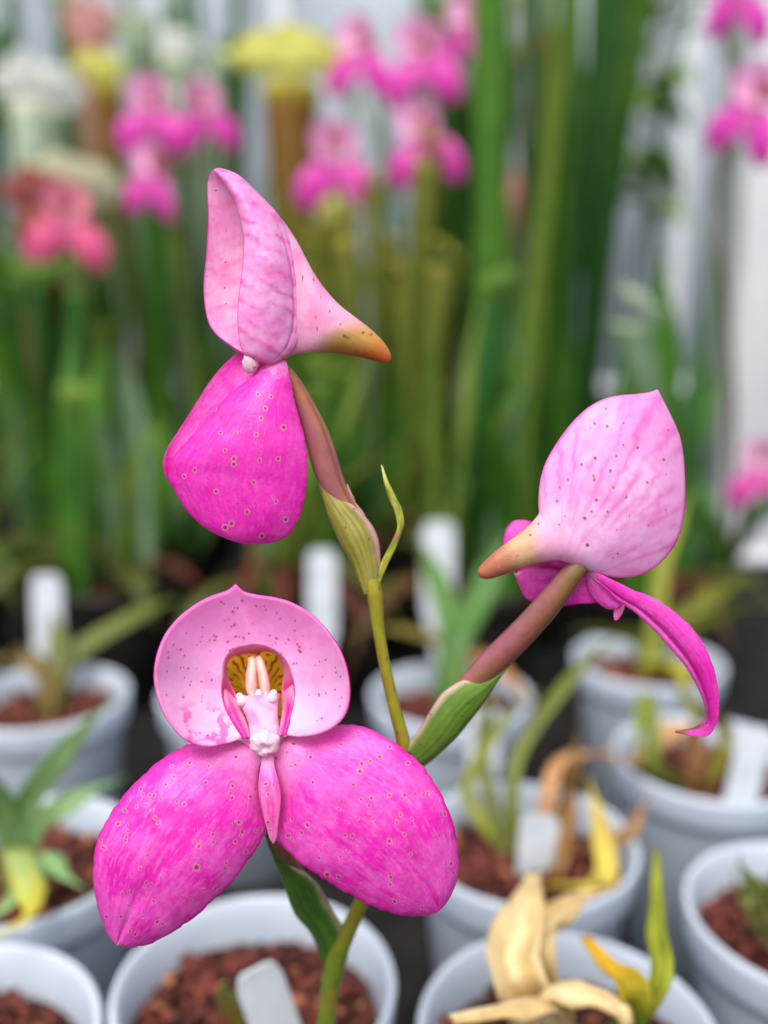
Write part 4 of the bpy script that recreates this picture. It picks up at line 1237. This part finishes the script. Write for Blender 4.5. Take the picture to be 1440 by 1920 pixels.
# the rows of plain green pitcher plants
LOOK = [('green', 'mid green'), ('deep', 'dark green'), ('olive', 'olive'), (('green', 'olive', 'brown'), 'brownish'), (('grey', 'grey', 'white'), 'pale grey-green')]
ROWS = [(.60, 'front', (.12, .22)), (.72, 'second', (.20, .30)), (.84, 'third', (.30, .48)), (.97, 'fourth', (.38, .62)), (1.11, 'fifth', (.42, .68)), (1.28, 'sixth', (.46, .72)), (1.5, 'last', (.5, .78))]
MARKS = [(-220, 'the bare bark pot'), (1680, 'the pot of seedlings'), (40, 'the dark red tube'), (260, 'the pink flower trio'), (470, 'the pale pointed hood'), (620, 'the brown tube with the yellow lid'), (790, 'the spur of the upper flower'), (960, 'the forked top of the bare stem'),
         (1130, 'the back of the turned-away flower'), (1290, 'the arching thin sepal'), (1440, 'the white post')]
for ry, rn, zt in ROWS:
    half = ry * .45 + .22
    nx_ = int(2 * half / .118)
    for i in range(nx_):
        xx = -half + (i + .5) * 2 * half / nx_ + rng.uniform(-.004, .004)
        yy = ry + rng.uniform(-.006, .006)
        if any(math.hypot(xx - q[0], yy - q[1]) < .108 for q in taken):
            continue
        if abs(xx - px_) < .15 and abs(yy - py_) < .13:
            continue
        taken.append((xx, yy))
        sxp = 720 + F * xx / (yy * .97)
        mk = min(MARKS, key=lambda q: abs(q[0] - sxp))[1]
        kd, kn = LOOK[rng.choice((0, 0, 1, 2, 3, 4, 4))]
        if sxp > 1290 and yy < py_ + .05:
            taken.pop(); continue
        if sxp > 860 and ry > .7: zt_ = (max(.44, zt[0]), max(.58, zt[1]))
        elif sxp < 700: zt_ = (zt[0], zt[0] * .4 + zt[1] * .6)
        else: zt_ = zt
        if ry > .9 and rng.random() < (.55 if sxp > 1050 else .42):
            taken.pop(); continue
        lab = '%s pitcher plants in the %s row behind %s' % (kn, rn, mk)
        pot(xx, yy, 'black pot of %s plants, %s row behind %s' % (kn, rn, mk), False, 'black pots at the back')
        low = 9 if ry < .8 else 0
        clump(xx, yy, lab, kd, rng.randrange(1, 3) if ry < .7 else (rng.randrange(5, 9) if sxp < 860 else rng.randrange(3, 6)), zt_, (.006, .0125), rng.randrange(9999), (rng.randrange(14, 19) if ry < .8 else rng.randrange(8, 13) if ry < .9 else rng.randrange(3, 7)) - (3 if sxp > 860 else 0), .036, rng.uniform(0, .05) if xx > .1 else rng.uniform(-.02, .02), 'clumps of pitcher plants, ' + kn, low=low)

# broad green blade in the middle distance
x, y, z = mouth(930, 700, .72)

# ------------------------------------------------------------------ pink orchids out of focus at the back
def far_flower_meshes(hoodc, sepc, seed):
    """simple face-on flower, 6 cm wide, local x right, z up, -y forward"""
    k = .00009 * 1.0
    def loc(Q):
        Q = np.asarray(Q)
        return np.stack([(Q[..., 0] - 495) * k, Q[..., 2] * k, -(Q[..., 1] - 1390) * k], -1)
    L = k1((664, 668, 52), (590, 622, 52), (420, 630, 36), (290, 690, 18), (190, 780, 2), (115, 868, -6), (60, 960, -8), (36, 1070, -2), (39, 1190, 10), (84, 1332, 28), (120, 1380, 34))
    Rr = k1((668, 690, 50), (650, 790, 46), (678, 950, 36), (630, 1032, 24), (540, 1150, 12), (420, 1264, 8), (310, 1341, 16), (210, 1383, 28), (120, 1382, 34))
    Q1, T1, W1 = patch(L, Rr, 24, 14, lambda T, W: -30 * (1 - W * W) * np.sin(math.pi * T))
    Q2 = Q1.copy(); Q2[..., 0] = 2 * 497 - Q1[..., 0]
    Ar_ = joined([rimL, rimR], [18, 18]); Br_ = joined([opL, opR], [18, 18])
    Q3, T3, W3 = patch(Ar_, Br_, None, 10)
    k3 = (W3 + 1) / 2
    back = Br_.copy(); back[:, :2] = (Br_[:, :2] - (480, 1270)) * .35 + (490, 1300); back[:, 2] = 260
    Q4, T4, W4 = patch(Br_, back, None, 8)
    out = []
    for nm, gs in (('sepal', [(loc(Q1), mixc(arr(sepc, Q1), sepc * .8 + .2 * C_PALE, 1 - sm(0, .5, T1)), False)]),
                   ('sepal', [(loc(Q2), mixc(arr(sepc, Q2), sepc * .8 + .2 * C_PALE, 1 - sm(0, .5, T1)), False)]),
                   ('hood', [(loc(Q3), mixc(arr(hoodc, Q3), sepc, 1 - sm(0, .2, k3)), False), (loc(Q4), mixc(arr(lin(236, 130, 170), Q4), lin(190, 70, 60), (W4 + 1) / 2), False)]),
                   ('column', [(ball(loc(np.array((496., 1390., 10.))), .0026, 8, 12), C_WHITE, True), (loc(loft(k1((663, 672, 30), (650, 815, 4), (702, 1003, 18)), k1((704, 672, 30), (733, 815, 4), (707, 1003, 18)), 10, 8, .4)[0]), lin(246, 130, 200), True)])):
        out.append((nm, grids_mesh(nm, gs, (0, 0, 0))))
    core = frame_rings(np.array([(0, .004, 0), (0, .012, -.003), (0, .020, -.010), (0, .024, -.022)]), [.0018, .002, .0022, .0018], 10, side=(1, 0, 0))
    return out, grids_mesh('flower', [(core, lin(140, 100, 60), True)], (0, 0, 0))


FLO = {'pink': far_flower_meshes(lin(248, 176, 222), lin(242, 76, 194), 1), 'salmon': far_flower_meshes(lin(248, 150, 170), lin(254, 104, 156), 2), 'pale': far_flower_meshes(lin(250, 180, 220), lin(244, 96, 190), 3)}


def far_orchid(label, kind, base_xy, flowers, stemc=lin(96, 120, 50), group='pink orchids out of focus at the back', srad=.0024):
    """flowers: (px, py of the centre, depth, turn about z, roll, scale)"""
    b = np.array((base_xy[0], base_xy[1], .07))
    t = thing('orchid', label, 'orchid', b, group)
    ps = [at(np.array(float(f[0])), np.array(float(f[1])), np.array(f[2])) for f in flowers]
    joints = sorted([p + np.array((0, .026, -.022)) for p in ps], key=lambda q: q[2])
    mx = np.mean(joints, 0)
    path = [tuple(b), tuple(b * .6 + mx * .4 + np.array((0.004, 0, 0)))] 
    zs = joints[0][2]
    path += [(mx[0], mx[1] + .006, zs - .03)]
    if joints[-1][2] - zs > .02: path += [(mx[0] + .004, mx[1] + .006, (zs + joints[-1][2]) / 2 - .01)]
    path += [(mx[0], mx[1] + .004, joints[-1][2] - .005)]
    c = curve(path, 50)
    G = frame_rings(c, np.linspace(srad * 1.2, srad * .7, 50), 10, side=(1, 0, 0))
    part('stem', [(G, np.broadcast_to(stemc, G.shape), True)], M_FAR, t)
    for f, p in zip(flowers, ps):
        subs, core = FLO[kind]
        o = link('flower', core, M_STEM, t, p)
        o.rotation_euler = (0, f[4], f[3]); o.scale = (f[5],) * 3
        for nm, me in subs:
            s_ = bpy.data.objects.new(nm, me); COL.objects.link(s_); s_.parent = o
            if not me.materials: me.materials.append(M_PETAL)
        # its stalk down to the stem
        j = p + np.array((0, .024, -.022)) * f[5]
        q = c[np.argmin(np.linalg.norm(c - (j + np.array((0, 0, -.02))), axis=1))]
        cc = curve([tuple(j + (0, -.002, .002)), tuple((j + q) / 2 + np.array((0, .004, -.004))), tuple(q)], 14)
        Gs = frame_rings(cc, np.full(14, .0019), 8, side=(1, 0, 0))
        part('flower_stalk', [(Gs, np.broadcast_to(lin(130, 100, 60), Gs.shape), True)], M_FAR, t)
    for i in range(4):
        a = i * 1.6 + .3
        P, C = strap([b, b + np.array((.03 * math.cos(a), .03 * math.sin(a), .05)), b + np.array((.07 * math.cos(a), .07 * math.sin(a), .07))], .012, 20, .3, .05, i, LG2, G1)
        part('leaf', [(P, C, False)], M_FAR, t, .0006)
    return t


def spot_for(px, depth):
    p = at(np.array(float(px)), np.array(400.), np.array(depth))
    return float(p[0]), float(p[1]) + .03


def far_set(label, kind, px, depth, flowers, **kw):
    X, Y = spot_for(px, depth)
    # nearest free standing place among the pots: the pot is moved sideways rather than into a neighbour
    for dx_ in (0, .02, -.02, .04, -.04, .06, -.06):
        for dy_ in (0, .03, -.03, .06, -.06):
            if all(math.hypot(X + dx_ - q[0], Y + dy_ - q[1]) > .112 for q in taken):
                X, Y = X + dx_, Y + dy_
                break
        else:
            continue
        break
    taken.append((X, Y))
    far_orchid(label, kind, (X, Y), flowers, **kw)


far_set('pink orchid with three flowers in a trio left of the broad yellow lid', 'pink', 290, .62,
        [(283, 200, .66, -.1, .05, .92), (385, 205, .67, .5, -.1, .85), (280, 325, .64, -.6, .15, .88)])
far_set('salmon pink orchid flower in front of the creamy white lid', 'salmon', 130, .60, [(128, 408, .62, .35, .1, .95)])
far_set('pink orchid with two flowers beside the brown pitcher tube', 'pink', 630, .66,
        [(632, 295, .66, .1, 0, 1.05), (672, 92, .70, -.55, .05, 1.0)])
far_set('pink orchid with three flowers before the broad green blade', 'pink', 800, .64,
        [(793, 255, .66, -.4, -.1, 1.0), (790, 100, .68, -.3, -.05, 1.05), (872, 45, .70, -.9, .1, 1.0)])
far_set('pink orchid on a bent brown stem in front of the white post', 'pink', 1400, .56,
        [(1410, 195, .56, -1.0, .35, .95), (1392, -20, .58, .4, 0, .9)], stemc=lin(130, 100, 60))
far_set('pale pink orchid flower low down in front of the white post', 'pale', 1440, .60, [(1436, 880, .60, -.4, 0, .8)])

# ------------------------------------------------------------------ leafy yellow-green plant in front of the back wall
bx_, by_, bz_ = mouth(1240, 60, 1.62)
bush = thing('broadleaf_plant', 'tall plant with broad yellow-green leaves in front of the pale back wall', 'plant', (bx_, by_, .0))
c = curve([(bx_, by_, 0), (bx_ + .012, by_, .3), (bx_ - .008, by_, .55), (bx_, by_, bz_ + .05)], 40)
part('stem', [(frame_rings(c, np.linspace(.006, .003, 40), 10, side=(1, 0, 0)), lin(110, 120, 50), True)], M_FAR, bush)
rb = random.Random(5)
for i in range(34):
    q = c[rb.randrange(20, 40)]
    a = rb.random() * 6.28; L = rb.uniform(.07, .12)
    P, C = strap([q, q + np.array((.5 * L * math.cos(a), .5 * L * math.sin(a), .25 * L)), q + np.array((L * math.cos(a), L * math.sin(a), rb.uniform(-.3, .2) * L))], rb.uniform(.03, .045), 14, .2, .05, i, lin(150, 176, 50), lin(104, 146, 44), None, side=(-math.sin(a), math.cos(a), .1), m=5)
    part('leaf', [(P, C, False)], M_FAR, bush, .0006)
